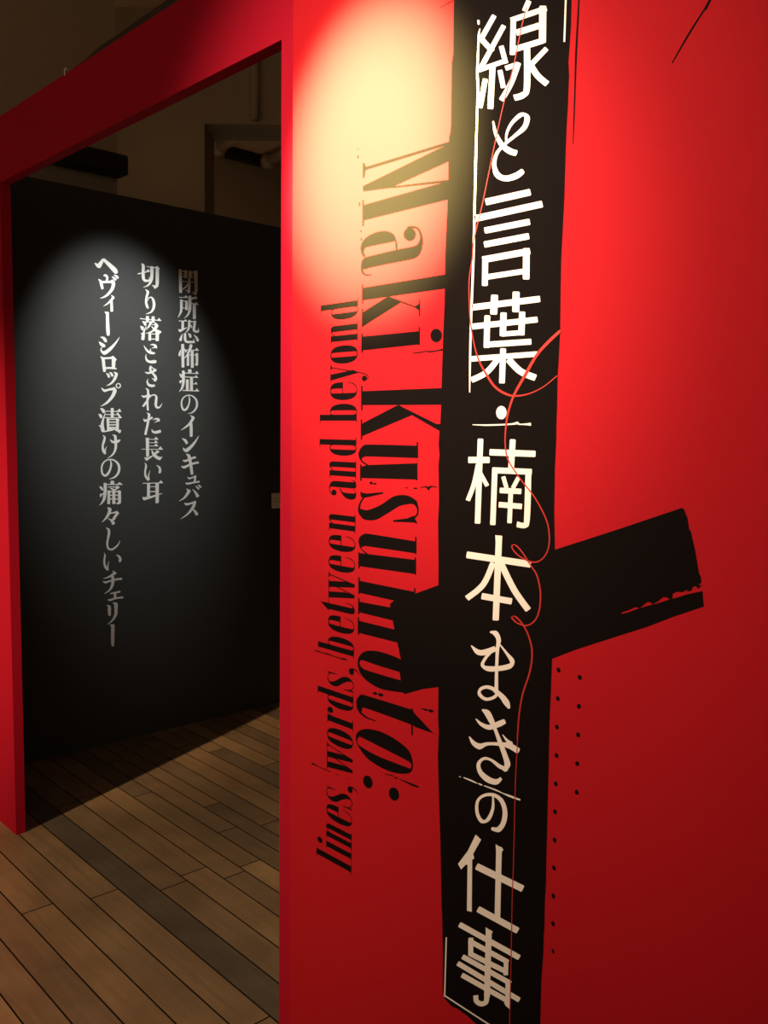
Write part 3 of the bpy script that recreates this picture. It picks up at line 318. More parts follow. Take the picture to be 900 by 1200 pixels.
'v1': [[1.9377,2.231,[["b",[-559,42,-486,55,-446,27,-391,47,-210,261,-127,305,-45,283,311,65,491,-65,559,-197,515,-287,417,-305,279,-194,-102,149,-144,131,-271,-113,-340,-153,-435,-135,-528,-34]]]],[1.9481,2.1384,[["t",[-247,449,-186,430,-119,397,-150,240],[-250,484,-135,541,-11,435,-41,239]],["t",[-500,253,-454,169,-413,8,-369,-142],[-474,283,-342,237,-280,56,-246,-100]],["t",[-384,103,-26,159,209,174],[-387,204,-27,260,211,302]],["t",[106,261,150,167,94,-63,-78,-305,-248,-459,-422,-556],[232,333,324,187,233,-111,7,-375,-214,-519,-416,-574]],["t",[155,451,221,383,299,306],[177,484,287,462,387,396]],["t",[255,539,348,472,413,404],[274,573,415,557,500,480]]]],[1.9487,2.0656,[["t",[102,334,139,271,29,121,-123,-43,-275,-166],[136,365,276,263,101,65,-84,-88,-267,-178]],["t",[65,105,59,-114,64,-365],[177,119,188,-98,192,-349]]]],[1.9383,1.9718,[["t",[-116,491,-73,442,-12,373],[-105,516,-22,527,82,510]],["t",[-53,483,-62,84,-62,-303,-30,-526],[86,498,94,102,116,-279,109,-506]]]],[1.9472,1.8719,[["t",[-427,351,-314,277,-261,187,-197,146],[-417,376,-244,375,-134,282,-112,202]],["t",[-512,138,-453,0,-332,-77,-270,-92],[-492,157,-361,104,-237,45,-201,-20]],["t",[-354,-64,-430,-163,-419,-297,-258,-433,-14,-292,209,-61,393,194,513,426],[-327,-79,-387,-168,-351,-247,-266,-264,-117,-172,112,17,330,232,498,433]]]],[1.9422,1.7904,[["t",[-405,279,-337,166,-312,-128,-275,-370],[-378,307,-206,219,-158,-101,-137,-346]],["t",[-297,170,-19,206,235,222],[-301,263,-23,288,227,341]],["p",[162,344,238,370,405,209,341,127,321,-82,302,-239,153,-248]],["t",[-180,-263,81,-239,374,-245],[-183,-176,87,-150,384,-183]]]],[1.9577,1.7215,[["t",[-288,240,-234,148,-197,54],[-269,260,-142,212,-92,97]],["t",[-133,286,-76,204,-23,109],[-116,308,10,276,77,163]],["t",[94,312,141,221,111,108,14,-71,-106,-202,-276,-315],[112,333,288,269,241,65,107,-133,-59,-264,-266,-334]]]],[1.951,1.6488,[["t",[-464,275,-327,111,-66,186,187,206],[-436,302,-300,229,-84,282,169,345]],["t",[73,281,107,204,21,-20,-155,-257,-330,-415,-509,-537],[200,345,292,193,156,-89,-68,-334,-288,-475,-501,-551]],["t",[459,436,452,402,434,376,408,359,378,352,347,356,322,371,305,395,299,424,306,454,323,479,349,497,380,504,410,499,435,484,453,460,459,427],[509,429,499,386,470,345,427,316,377,305,327,312,285,337,257,376,248,422,259,469,287,510,330,539,380,551,431,544,473,519,500,480,509,438]]]],[1.9466,1.5303,[["t",[-491,541,-422,429,-361,338],[-478,558,-310,526,-247,397]],["t",[-579,280,-531,174,-486,102],[-564,297,-415,257,-386,139]],["t",[-248,354,-328,187,-441,-72,-498,-297,-444,-503],[-227,347,-275,173,-327,-91,-315,-284,-281,-467]],["t",[-576,-250,-477,-315],[-568,-231,-447,-241]],["t",[-394,-548,-222,-530,-49,-494,122,-467],[-399,-512,-236,-475,-71,-403,108,-374]],["s",[31,574,25,121],[172,578,166,124]],["s",[-243,403,548,411],[-242,439,549,448]],["p",[337,443,470,556,559,408,337,403]],["s",[-259,252,431,257],[-258,286,432,291]],["s",[-275,110,572,116],[-274,147,573,153]],["p",[305,339,390,373,578,129,458,121]],["p",[-186,99,-52,101,-60,-430,-166,-431]],["p",[287,108,429,89,451,24,422,-16,416,-399,280,-400]],["s",[-151,26,428,37],[-150,79,429,89]],["s",[-83,-103,341,-97],[-82,-51,342,-44]],["s",[-85,-229,339,-223],[-84,-176,340,-170]],["s",[-86,-344,337,-339],[-86,-292,338,-286]],["t",[-27,-339,-85,-401,-142,-453],[23,-362,-7,-459,-91,-514]],["t",[77,-381,262,-469,449,-578],[87,-356,297,-385,517,-430]],["s",[-116,-378,336,-392],[-114,-342,338,-355]]]],[1.949,1.4108,[["t",[-409,515,-360,411,-412,226,-464,34,-454,-196,-355,-356],[-392,528,-266,424,-304,202,-370,27,-331,-162,-256,-306]],["t",[-264,-341,-267,-171,-217,2],[-319,-343,-322,-162,-227,6]],["t",[-52,319,8,190,163,138,357,174,465,281],[-39,329,62,264,161,254,308,297,443,318]],["t",[74,521,151,449,157,237,167,-17,109,-240,-12,-408,-192,-536],[90,549,266,497,282,244,292,-30,201,-282,33,-455,-184,-550]]]],[1.9449,1.3054,[["t",[-30,400,-13,241,-74,-7,-205,-193,-278,-245,-368,-175,-407,11,-371,206,-244,358,-61,418,146,384,313,229,370,21,308,-190,156,-351,-81,-451],[3,408,77,238,16,-39,-112,-270,-294,-349,-453,-214,-490,12,-436,235,-279,405,-66,471,178,446,405,283,490,20,407,-244,201,-420,-74,-471]]]],[1.9455,1.1949,[["s",[-20,563,-23,380],[156,558,153,375]],["s",[-341,382,568,354],[-340,425,569,396]],["p",[296,389,432,491,591,353,295,362]],["t",[-368,439,-362,246,-380,-9,-418,-261,-497,-426,-591,-552],[-228,444,-211,241,-230,-31,-296,-304,-435,-473,-579,-563]],["t",[-578,319,-529,208,-436,123],[-563,334,-436,281,-377,161]],["p",[-571,-57,-537,-32,-431,-15,-318,46,-319,-20,-460,-93,-532,-201]],["s",[-146,257,394,239],[-145,299,394,282]],["p",[194,267,315,335,445,240,263,131,135,96,129,118,250,212]],["t",[-42,197,59,130,163,54],[-26,230,98,200,221,145]],["s",[-176,122,-198,-522],[-41,115,-62,-530]],["p",[340,89,435,99,512,34,494,3,494,-399,475,-511,348,-559,211,-493,341,-459]],["s",[58,125,48,-526],[212,120,202,-533]],["s",[-107,36,477,14],[-106,89,477,68]],["s",[-67,-133,417,-152],[-67,-85,417,-104]],["s",[-70,-308,414,-329],[-69,-260,415,-280]]]],[1.9409,1.0872,[["t",[-154,382,-111,308,-142,161,-248,-39,-440,-271],[-132,412,49,338,-11,106,-165,-105,-428,-282]],["t",[-55,72,143,112,342,90],[-71,129,131,175,331,213]],["p",[252,196,338,224,439,93,334,-9,203,-202,131,-225,46,-193,163,-13,273,102]],["t",[-124,-128,6,-256,68,-413],[-109,-106,86,-184,219,-333]]]],[1.9522,0.9796,[["t",[-350,527,-267,418,-266,260,-315,-2,-345,-278,-264,-490,-48,-548,168,-428,296,-282,349,-128],[-332,547,-164,458,-142,241,-214,-23,-249,-277,-194,-424,-70,-457,117,-367,252,-253,336,-121]]]],[1.9476,0.8746,[["t",[-420,409,-411,291,-460,55,-433,-206,-316,-415],[-393,414,-332,285,-364,46,-326,-180,-205,-359]],["t",[-193,-410,-210,-199,-158,13],[-261,-408,-266,-187,-169,17]],["t",[188,269,288,157,333,55,306,-45],[201,286,364,218,459,64,425,-80]]]],[1.9464,0.7755,[["t",[-1,500,42,448,-78,358,-261,267,-455,211],[24,528,208,391,-19,261,-237,204,-451,195]],["t",[-471,38,-346,-36,-41,27,243,53,471,48],[-451,86,-357,61,-62,107,228,145,463,141]],["t",[-63,253,-55,45,-88,-150,-189,-349,-421,-514],[79,247,93,20,34,-208,-128,-412,-412,-528]]]],[1.9598,0.7072,[["t",[-235,107,-44,115,240,131],[-247,161,-59,191,223,219]],["s",[-77,171,-88,-140],[43,155,33,-157]],["t",[-385,-168,-253,-218,10,-158,384,-162],[-379,-115,-272,-115,-6,-76,373,-68]]]],[1.9425,0.6268,[["t",[-271,405,-217,320,-220,141,-201,-77],[-257,426,-86,359,-66,128,-75,-89]],["t",[34,481,100,390,109,157,106,-44,26,-225,-94,-377,-263,-499],[52,513,270,438,271,136,251,-97,123,-297,-48,-432,-254,-514]]]],[1.9416,0.5213,[["t",[-120,496,-58,430,8,356],[-112,521,-14,526,91,489]],["t",[-53,488,-71,53,-74,-303,-48,-509],[119,460,101,26,93,-327,67,-526]]]]],
'v2': [[2.1519,2.2098,[["t",[-391,513,-368,435,-379,102,-362,-162,-215,-284,16,-244],[-339,553,-223,472,-227,124,-215,-106,-170,-170,13,-145]],["t",[79,-204,22,-3],[-9,-222,11,-6]],["t",[-554,17,-314,99,-76,190],[-567,71,-327,143,-92,238]],["p",[-143,217,-54,323,70,239,-55,176]],["t",[-114,428,182,417,421,421],[-109,454,188,459,426,491]],["t",[60,431,69,162,48,-141,-62,-375,-303,-540],[238,457,235,178,190,-160,-2,-425,-295,-554]],["p",[349,486,439,537,567,435,525,363,512,-262,474,-425,308,-538,249,-505,340,-335]],["t",[361,-483,280,-387,149,-383],[286,-536,220,-453,143,-396]]]],[2.1566,2.0906,[["t",[-253,565,-183,447,-232,253,-274,27,-242,-196,-168,-310],[-235,581,-55,484,-116,245,-168,39,-116,-152,-75,-264]],["t",[-136,12,-69,154,38,205,99,98,130,-89,95,-282,-5,-443,-231,-568],[-159,17,-104,178,58,262,215,154,274,-74,215,-316,43,-499,-225,-582]]]],[2.1592,1.9684,[["t",[-559,392,-7,387,540,397],[-554,429,-3,425,544,435]],["p",[349,425,431,532,560,396,354,386]],["s",[-252,550,-256,258],[-98,564,-102,272]],["s",[44,568,35,270],[200,581,191,281]],["t",[-448,285,-391,192,-328,108],[-434,304,-275,285,-234,151]],["t",[-555,55,-521,-57,-459,-125],[-538,72,-386,31,-380,-96]],["t",[-245,89,-388,-133,-483,-352,-515,-537],[-224,82,-316,-150,-326,-363,-346,-542]],["t",[-530,-295,-430,-344],[-512,-254,-396,-267]],["t",[-69,319,-125,140,-267,-87],[68,281,-40,100,-253,-96]],["s",[51,164,261,174],[53,196,263,206]],["t",[187,244,209,158,126,-12,-26,-138,-297,-257],[266,290,393,149,213,-77,3,-194,-292,-271]],["t",[17,87,136,-55,313,-195,545,-141],[38,108,203,20,384,-35,551,-98]],["s",[-137,-190,-141,-581],[6,-178,2,-570]],["p",[243,-118,549,-98,499,-191,420,-238,411,-560,238,-573]],["s",[-66,-285,378,-249],[-66,-243,378,-206]],["s",[-69,-525,345,-493],[-69,-482,345,-450]]]],[2.1557,1.8512,[["t",[-355,343,-297,205,-173,44,22,-38,211,-19],[-343,351,-238,246,-98,132,63,88,221,61]],["t",[-6,388,127,382,205,320,276,257],[-8,414,146,462,307,420,355,303]],["t",[262,348,158,305,57,247],[279,270,172,260,62,234]],["t",[-9,225,-46,94],[9,226,43,100]],["t",[-225,-50,-284,-191,-230,-380,-35,-463,192,-458,293,-420],[-210,-52,-219,-181,-141,-303,-10,-340,183,-298,287,-313]]]],[2.157,1.7415,[["t",[-58,496,-99,356,-47,215,72,110,165,-15,181,-105,168,-180],[31,491,33,372,56,275,156,177,290,45,319,-106,252,-207]],["t",[-319,186,-161,116,68,179,235,255,298,325],[-310,212,-161,207,31,262,166,364,273,373]],["t",[-2,438,127,365,232,322],[33,483,155,408,259,372]],["t",[224,-168,141,-86,37,-57],[166,-210,100,-127,31,-67]],["t",[-164,-105,-240,-252,-178,-420,14,-495,190,-459],[-152,-107,-163,-243,-96,-338,39,-367,183,-368]]]],[2.1608,1.6349,[["t",[-329,507,-260,402,-270,176,-298,-97,-270,-523],[-312,523,-156,433,-163,175,-190,-92,-168,-515]],["t",[-552,144,-440,58,-253,102,-104,179],[-535,172,-430,154,-289,191,-150,259]],["t",[-163,206,-253,4,-396,-178,-509,-320],[-80,179,-174,-30,-303,-233,-425,-376]],["t",[-193,-5,-16,146,112,174,178,115,150,-78,130,-282,243,-434,442,-385,552,-170],[-233,33,-47,191,127,244,289,149,282,-82,262,-258,297,-335,391,-333,541,-165]]]],[2.1596,1.5185,[["t",[-273,496,-214,417,-241,216,-304,-80,-416,-498],[-251,522,-85,449,-123,201,-187,-100,-294,-522]],["t",[-463,206,-377,79,-161,145,40,260],[-437,228,-359,197,-204,233,-12,338]],["t",[46,173,184,202,298,164,358,117],[39,187,175,272,363,271,424,157]],["t",[327,189,120,61],[364,121,126,52]],["t",[-26,-258,3,-407,190,-476,464,-420],[-12,-252,70,-335,186,-345,430,-287]]]],[2.1608,1.3993,[["p",[-350,526,-283,514,-182,521,-185,-365,-334,-394]],["s",[-183,439,293,431],[-182,469,294,461]],["p",[106,467,192,578,335,437,105,430]],["s",[-185,275,291,269],[-184,303,292,297]],["p",[97,308,173,406,312,274,104,268]],["s",[-187,123,307,109],[-186,150,308,137]],["p",[96,154,182,246,331,117,102,111]],["s",[-568,-36,546,-51],[-567,-6,547,-20]],["p",[316,-13,427,117,567,-48,323,-50]],["p",[-455,-399,-361,-431,-192,-396,-39,-336,53,-294,66,-331,-302,-578,-356,-565]],["t",[-56,-57,-14,-277,165,-468,355,-540],[-37,-50,94,-212,267,-345,419,-418]],["p",[165,-369,284,-416,540,-388,400,-563,249,-518]],["p",[81,-220,254,-68,383,-149,218,-252,114,-307]]]],[2.1617,1.2898,[["t",[-426,423,-405,273,-459,1,-434,-235,-296,-430],[-401,430,-311,273,-365,-4,-328,-198,-186,-360]],["t",[-173,-388,-201,-169,-135,52],[-241,-392,-255,-161,-147,56]],["t",[190,293,295,170,321,56,297,-54],[202,308,384,228,458,62,417,-81]]]],[2.1608,1.1903,[["s",[-537,422,541,413],[-537,458,540,451]],["p",[299,446,438,556,558,422,306,421]],["s",[-305,446,-319,-221],[-149,440,-164,-229]],["p",[141,441,323,436,313,-481,261,-557,130,-535]],["s",[-175,247,167,242],[-175,284,166,279]],["s",[-177,4,164,-3],[-178,53,163,47]],["p",[-559,-212,-451,-226,-146,-189,197,-119,491,-62,508,-90,-113,-298,-480,-384,-540,-320]]]]],
'v3': [[2.363,2.2079,[["s",[-528,552,-506,-569],[-366,576,-343,-547]],["s",[-484,451,-77,482],[-480,506,-72,536]],["s",[-219,539,-222,171],[-49,561,-52,191]],["s",[-374,334,-155,356],[-373,364,-154,386]],["s",[-376,208,-157,225],[-373,247,-154,263]],["s",[24,543,21,195],[189,564,186,215]],["t",[322,552,339,150,348,-336,322,-540],[514,581,518,176,528,-323,448,-548]],["t",[444,-479,211,-442],[378,-581,203,-455]],["s",[97,471,464,501],[101,526,468,556]],["s",[129,376,384,400],[131,406,386,430]],["s",[128,244,383,264],[130,282,385,303]],["s",[-334,-16,291,15],[-331,16,295,48]],["p",[178,10,223,89,318,7]],["t",[-11,168,-16,-161,-41,-488],[116,186,129,-148,86,-483]],["t",[72,-441,-156,-374],[17,-515,-164,-383]],["t",[-3,4,-155,-212,-337,-377],[55,-21,-100,-249,-322,-392]]]],[2.3629,2.0901,[["s",[-514,383,-30,424],[-512,415,-29,457]],["p",[-237,440,-136,544,-13,434,-238,407]],["t",[-464,271,-463,-11,-476,-272,-582,-558],[-326,287,-319,0,-362,-289,-560,-565]],["s",[-402,230,-40,224],[-396,268,-34,263]],["s",[-172,276,-182,-175],[-27,290,-37,-162]],["s",[-387,-109,-135,-91],[-385,-76,-133,-59]],["t",[0,502,10,200,-7,-119,-68,-359,-245,-569],[159,524,169,216,150,-126,17,-398,-232,-579]],["p",[75,439,347,504,427,578,516,431,346,410,75,365]],["s",[150,162,518,156],[156,201,524,195]],["p",[370,193,458,279,582,143,408,139]],["s",[246,191,240,-573],[419,209,413,-557]]]],[2.3643,1.9714,[["s",[-553,433,-106,468],[-552,477,-105,512]],["p",[-295,489,-168,569,-99,469]],["s",[-408,468,-411,78],[-263,481,-267,90]],["p",[-587,54,-471,59,-98,195,-86,166,-472,-72,-550,-51]],["t",[-39,520,-50,266,-74,114,-203,-83],[101,529,89,264,15,79,-188,-92]],["s",[-15,468,358,455],[-6,524,368,511]],["t",[274,523,237,291,221,61,368,-34,551,-7],[420,518,378,290,358,103,403,87,544,104]],["t",[586,46,542,229],[521,36,529,226]],["t",[92,321,131,192],[121,335,207,228]],["t",[-368,-142,-487,-324,-542,-456],[-345,-147,-380,-344,-396,-475]],["t",[-278,-132,-278,-418,-133,-569,310,-538],[-151,-118,-136,-379,-93,-450,314,-438]],["t",[336,-496,261,-333],[261,-516,249,-337]],["t",[-53,-91,-3,-206,36,-294],[-34,-75,119,-137,142,-263]],["t",[266,-145,379,-309,434,-438],[285,-129,486,-238,571,-376]]]],[2.3631,1.8515,[["s",[-418,561,-405,-574],[-260,575,-247,-563]],["t",[-457,287,-546,141,-578,-5],[-439,284,-441,129,-461,-14]],["t",[-260,329,-200,172],[-220,349,-104,221]],["s",[-153,271,559,298],[-151,309,561,337]],["p",[353,325,451,440,579,305,376,288]],["t",[60,564,-13,329,-127,70,-257,-119],[213,537,123,291,-53,34,-243,-129]],["s",[-106,65,-119,-473],[28,73,14,-467]],["s",[112,272,113,-558],[273,284,273,-548]],["s",[-43,47,487,70],[-42,85,488,109]],["t",[371,140,389,-112,384,-402],[526,157,531,-101,520,-396]],["t",[475,-381,313,-355],[428,-457,307,-365]]]],[2.3644,1.732,[["s",[-60,553,-62,387],[131,564,130,398]],["s",[-333,343,526,357],[-331,381,528,396]],["p",[326,386,437,509,559,362,355,354]],["t",[-400,442,-396,183,-408,-140,-462,-380,-573,-553],[-249,454,-238,190,-264,-152,-372,-416,-559,-564]],["t",[-550,321,-514,210,-458,128],[-536,332,-404,269,-386,152]],["p",[-568,-41,-429,10,-318,76,-319,15,-430,-67,-500,-175]],["s",[-223,155,492,168],[-221,194,494,207]],["p",[299,200,397,297,516,164,321,157]],["s",[52,183,47,-490],[212,190,208,-484]],["s",[141,-158,457,-161],[144,-124,460,-127]],["p",[290,-135,385,-35,478,-160]],["s",[-182,55,-186,-486],[-29,62,-33,-479]],["s",[-378,-507,559,-504],[-375,-463,562,-459]],["p",[343,-456,431,-352,573,-503,366,-506]]]],[2.3653,1.6171,[["t",[-56,413,-29,239,-89,-29,-239,-217,-299,-244,-372,-148,-406,58,-352,240,-209,372,-32,417,172,365,330,201,365,3,297,-202,136,-370,-85,-452],[-31,420,48,241,-11,-52,-153,-289,-348,-330,-463,-176,-488,60,-412,269,-237,415,-30,467,215,423,429,248,488,0,392,-249,176,-426,-80,-468]]]],[2.3555,1.512,[["t",[133,494,211,384,125,239,-45,42,-391,-222],[153,516,390,408,247,168,29,-33,-380,-235]],["t",[92,100,100,-107,101,-515],[253,110,268,-103,262,-515]]]],[2.3701,1.4221,[["t",[-488,260,-358,126,-264,-5],[-474,280,-249,220,-148,54]],["t",[-438,-202,-394,-335,-199,-408,89,-184,307,73,488,400],[-416,-188,-309,-244,-281,-251,-26,-83,212,133,473,409]]]],[2.3662,1.3229,[["t",[-233,478,-145,373,-65,58,34,-510],[-208,510,8,439,104,82,187,-494]],["t",[-400,151,-236,98,85,222,329,274],[-385,212,-263,206,48,311,294,381]],["t",[-488,-137,-313,-223,83,-59,489,12],[-462,-79,-344,-100,45,39,460,121]]]],[2.38,1.2418,[["t",[-293,130,-193,48,22,102,195,113],[-261,167,-191,135,3,172,176,208]],["t",[104,215,85,52,44,-112],[213,203,193,33,141,-135]],["t",[-393,-159,-268,-215,64,-162,393,-128],[-373,-107,-274,-120,48,-83,377,-41]]]],[2.3663,1.1797,[["t",[-217,179,-168,99,-255,-57,-405,-234,-642,-386],[-189,209,22,97,-138,-134,-349,-298,-633,-400]],["t",[119,156,237,-2,343,-235],[135,170,325,53,509,-156]],["t",[288,327,383,211,442,138],[306,345,456,270,524,187]],["t",[426,383,500,285,574,220],[443,401,569,348,642,272]]]],[2.3609,1.0937,[["t",[-287,325,-146,229,116,282,349,300],[-265,367,-145,348,91,376,314,433]],["t",[267,428,166,207,3,-19,-200,-214,-511,-419],[397,385,312,135,108,-100,-144,-279,-501,-433]],["t",[174,21,252,-108,364,-294],[192,38,359,-37,510,-218]]]]]}
GLYPHS = {"n":[["p",[55,0,195,0,195,1000,0,1000,0,978,55,978]],["p",[0,0,250,0,250,22,0,22]],["b",[290,0,290,0,435,0,435,0,435,800,425,930,380,1000,320,1005,250,965,190,880,190,880,195,840,195,840,250,930,280,945,290,900,290,800]],["p",[235,0,490,0,490,22,235,22]]],"l":[["p",[55,0,195,0,195,1400,0,1400,0,1378,55,1378]],["p",[0,0,250,0,250,22,0,22]]],"i":[["p",[55,0,195,0,195,1000,0,1000,0,978,55,978]],["p",[0,0,250,0,250,22,0,22]],["p",[205,1260,201,1292,190,1322,172,1345,150,1360,125,1365,100,1360,78,1345,60,1322,49,1292,45,1260,49,1228,60,1198,78,1175,100,1160,125,1155,150,1160,172,1175,190,1198,201,1228]]],"e":[["b",[208,1010,208,1010,100,965,28,800,0,500,28,200,100,35,208,-10,208,-10,208,12,208,12,172,40,155,130,155,870,172,960,208,988,208,988]],["b",[200,1010,200,1010,330,955,385,780,395,520,395,520,258,520,258,520,258,860,242,950,200,988,200,988]],["p",[150,520,390,520,390,542,150,542]],["t",[187,10,278,37,345,153,386,371],[193,-10,292,23,365,147,394,369]]],"o":[["b",[208,1010,208,1010,100,965,28,800,0,500,28,200,100,35,208,-10,208,-10,208,12,208,12,172,40,155,130,155,870,172,960,208,988,208,988]],["b",[208,1010,208,1010,315,965,387,800,415,500,387,200,315,35,208,-10,208,-10,208,12,208,12,243,40,260,130,260,870,243,960,208,988,208,988]]],"d":[["b",[208,1010,208,1010,100,965,28,800,0,500,28,200,100,35,208,-10,208,-10,208,12,208,12,172,40,155,130,155,870,172,960,208,988,208,988]],["t",[206,1008,249,981,285,884],[194,990,231,969,265,876]],["t",[194,10,231,31,265,124],[206,-8,249,19,285,116]],["p",[265,0,265,1378,210,1378,210,1400,405,1400,405,22,460,22,460,0]]],"b":[["p",[45,0,0,0,0,22,45,22,45,1378,0,1378,0,1400,185,1400,185,0]],["b",[232,1010,232,1010,340,965,412,800,440,500,412,200,340,35,232,-10,232,-10,232,12,232,12,268,40,285,130,285,870,268,960,232,988,232,988]],["t",[246,990,210,970,186,877],[234,1008,190,980,164,883]],["t",[234,-8,190,20,164,117],[246,10,210,30,186,123]]],"a":[["b",[250,615,250,615,130,530,30,380,0,200,20,50,90,-10,170,0,250,80,250,80,250,110,250,110,190,30,150,50,145,120,145,380,165,500,250,590,250,590]],["b",[265,80,300,0,360,-10,430,30,465,170,465,170,450,170,450,170,425,70,410,80,405,200,405,750,385,900,310,990,220,1010,220,1010,220,988,220,988,260,950,265,850]],["t",[242,989,166,976,100,904,81,827],[238,1011,154,994,80,916,59,833]],["p",[198,820,195,849,185,876,170,897,151,910,130,915,109,910,90,897,75,876,65,849,62,820,65,791,75,764,90,743,109,730,130,725,151,730,170,743,185,764,195,791]]],"r":[["p",[55,0,195,0,195,1000,0,1000,0,978,55,978]],["p",[0,0,260,0,260,22,0,22]],["t",[176,834,221,957,310,1002,376,958],[194,826,239,943,310,978,364,942]],["p",[395,880,392,914,382,945,366,969,347,985,325,990,303,985,284,969,268,945,258,914,255,880,258,846,268,815,284,791,303,775,325,770,347,775,366,791,382,815,392,846]]],"s":[["p",[370,1020,385,1020,390,640,375,640,345,920]],["t",[350,875,303,962,220,989,133,950,90,843],[370,885,317,978,220,1011,107,980,30,877]],["t",[110,953,125,822,184,691,271,552,364,390,385,192,310,48],[90,957,15,818,36,629,129,468,216,330,275,188,290,52]],["t",[367,126,296,24,200,-11,103,22,41,124],[313,154,274,46,200,11,117,38,59,136]],["p",[20,-20,5,-20,0,380,15,380,50,100]]],"t":[["b",[30,200,30,200,35,80,70,0,140,-10,220,30,265,150,280,350,280,350,270,350,270,350,240,130,205,60,180,90,175,200,175,200]],["p",[30,200,175,200,175,1000,30,1000]],["p",[0,1000,0,978,240,978,240,1000,175,1000,175,1320]]],"w":[["p",[50,1000,190,1000,250,350,225,0,155,0]],["p",[300,1000,440,1000,500,350,475,0,405,0]],["t",[203,2,355,822],[227,-2,375,818]],["t",[453,2,590,961],[477,-2,610,959]],["p",[530,1000,530,980,580,950,600,880,615,950,660,980,660,1000]],["p",[0,978,480,978,480,1000,0,1000]]],"y":[["p",[30,1000,170,1000,255,150,195,-40,180,-40]],["p",[0,978,210,978,210,1000,0,1000]],["t",[345,959,216,48,170,-222,119,-365,58,-400,12,-346],[325,961,194,52,150,-218,101,-355,62,-380,28,-334]],["p",[270,1000,270,980,310,950,335,880,350,950,400,980,400,1000]],["p",[110,-260,107,-232,98,-207,83,-187,65,-174,45,-170,25,-174,7,-187,-8,-207,-17,-232,-20,-260,-17,-288,-8,-313,7,-333,25,-346,45,-350,65,-346,83,-333,98,-313,107,-288]]],",":[["p",[150,85,146,114,136,141,119,162,98,175,75,180,52,175,31,162,14,141,4,114,0,85,4,56,14,29,31,8,52,-5,75,-10,98,-5,119,8,136,29,146,56]],["t",[150,92,160,-1,132,-125,53,-242],[120,88,130,1,108,-115,47,-238]]]}
SUBTITLE = [["l",0.5823,0.0914],["i",0.6114,0.0816],["n",0.6348,0.076],["e",0.6791,0.0871],["s",0.7198,0.0734],[",",0.7558,0.0914],["w",0.7853,0.0895],["o",0.8439,0.0882],["r",0.8866,0.0897],["d",0.9247,0.0834],["s",0.9681,0.0734],[",",1.004,0.0914],["b",1.0395,0.0811],["e",1.0851,0.0856],["t",1.1264,0.0857],["w",1.149,0.0882],["e",1.2112,0.0837],["e",1.2536,0.0828],["n",1.2938,0.0784],["a",1.3616,0.086],["n",1.4032,0.0758],["d",1.4486,0.0799],["b",1.515,0.0857],["e",1.56,0.0902],["y",1.5972,0.0852],["o",1.6325,0.0865],["n",1.6727,0.0825],["d",1.7195,0.0836]]

# ------------------------------------------------------------------ cut vinyl lettering
def catmull(p, n, closed=False):
    out = []; m = len(p)
    rng = range(m) if closed else range(m - 1)
    for i in rng:
        if closed: a, b, c, d = p[i - 1], p[i], p[(i + 1) % m], p[(i + 2) % m]
        else: a, b, c, d = p[max(i - 1, 0)], p[i], p[i + 1], p[min(i + 2, m - 1)]
        if b == c: continue
        for k in range(n):
            t = k / n; t2 = t * t; t3 = t2 * t
            out.append(tuple(0.5 * (2 * b[j] + (c[j] - a[j]) * t + (2 * a[j] - 5 * b[j] + 4 * c[j] - d[j]) * t2 + (3 * b[j] - a[j] - 3 * c[j] + d[j]) * t3) for j in (0, 1)))
    if not closed: out.append(p[-1])
    return out
def pairs(f): return [(f[i], f[i + 1]) for i in range(0, len(f), 2)]
def ring_clean(r, eps):
    o = []
    for q in r:
        if not o or math.hypot(q[0] - o[-1][0], q[1] - o[-1][1]) > eps: o.append(q)
    if len(o) > 1 and math.hypot(o[0][0] - o[-1][0], o[0][1] - o[-1][1]) <= eps: o.pop()
    return o
def area(r): return 0.5 * sum(r[i][0] * r[(i + 1) % len(r)][1] - r[(i + 1) % len(r)][0] * r[i][1] for i in range(len(r)))
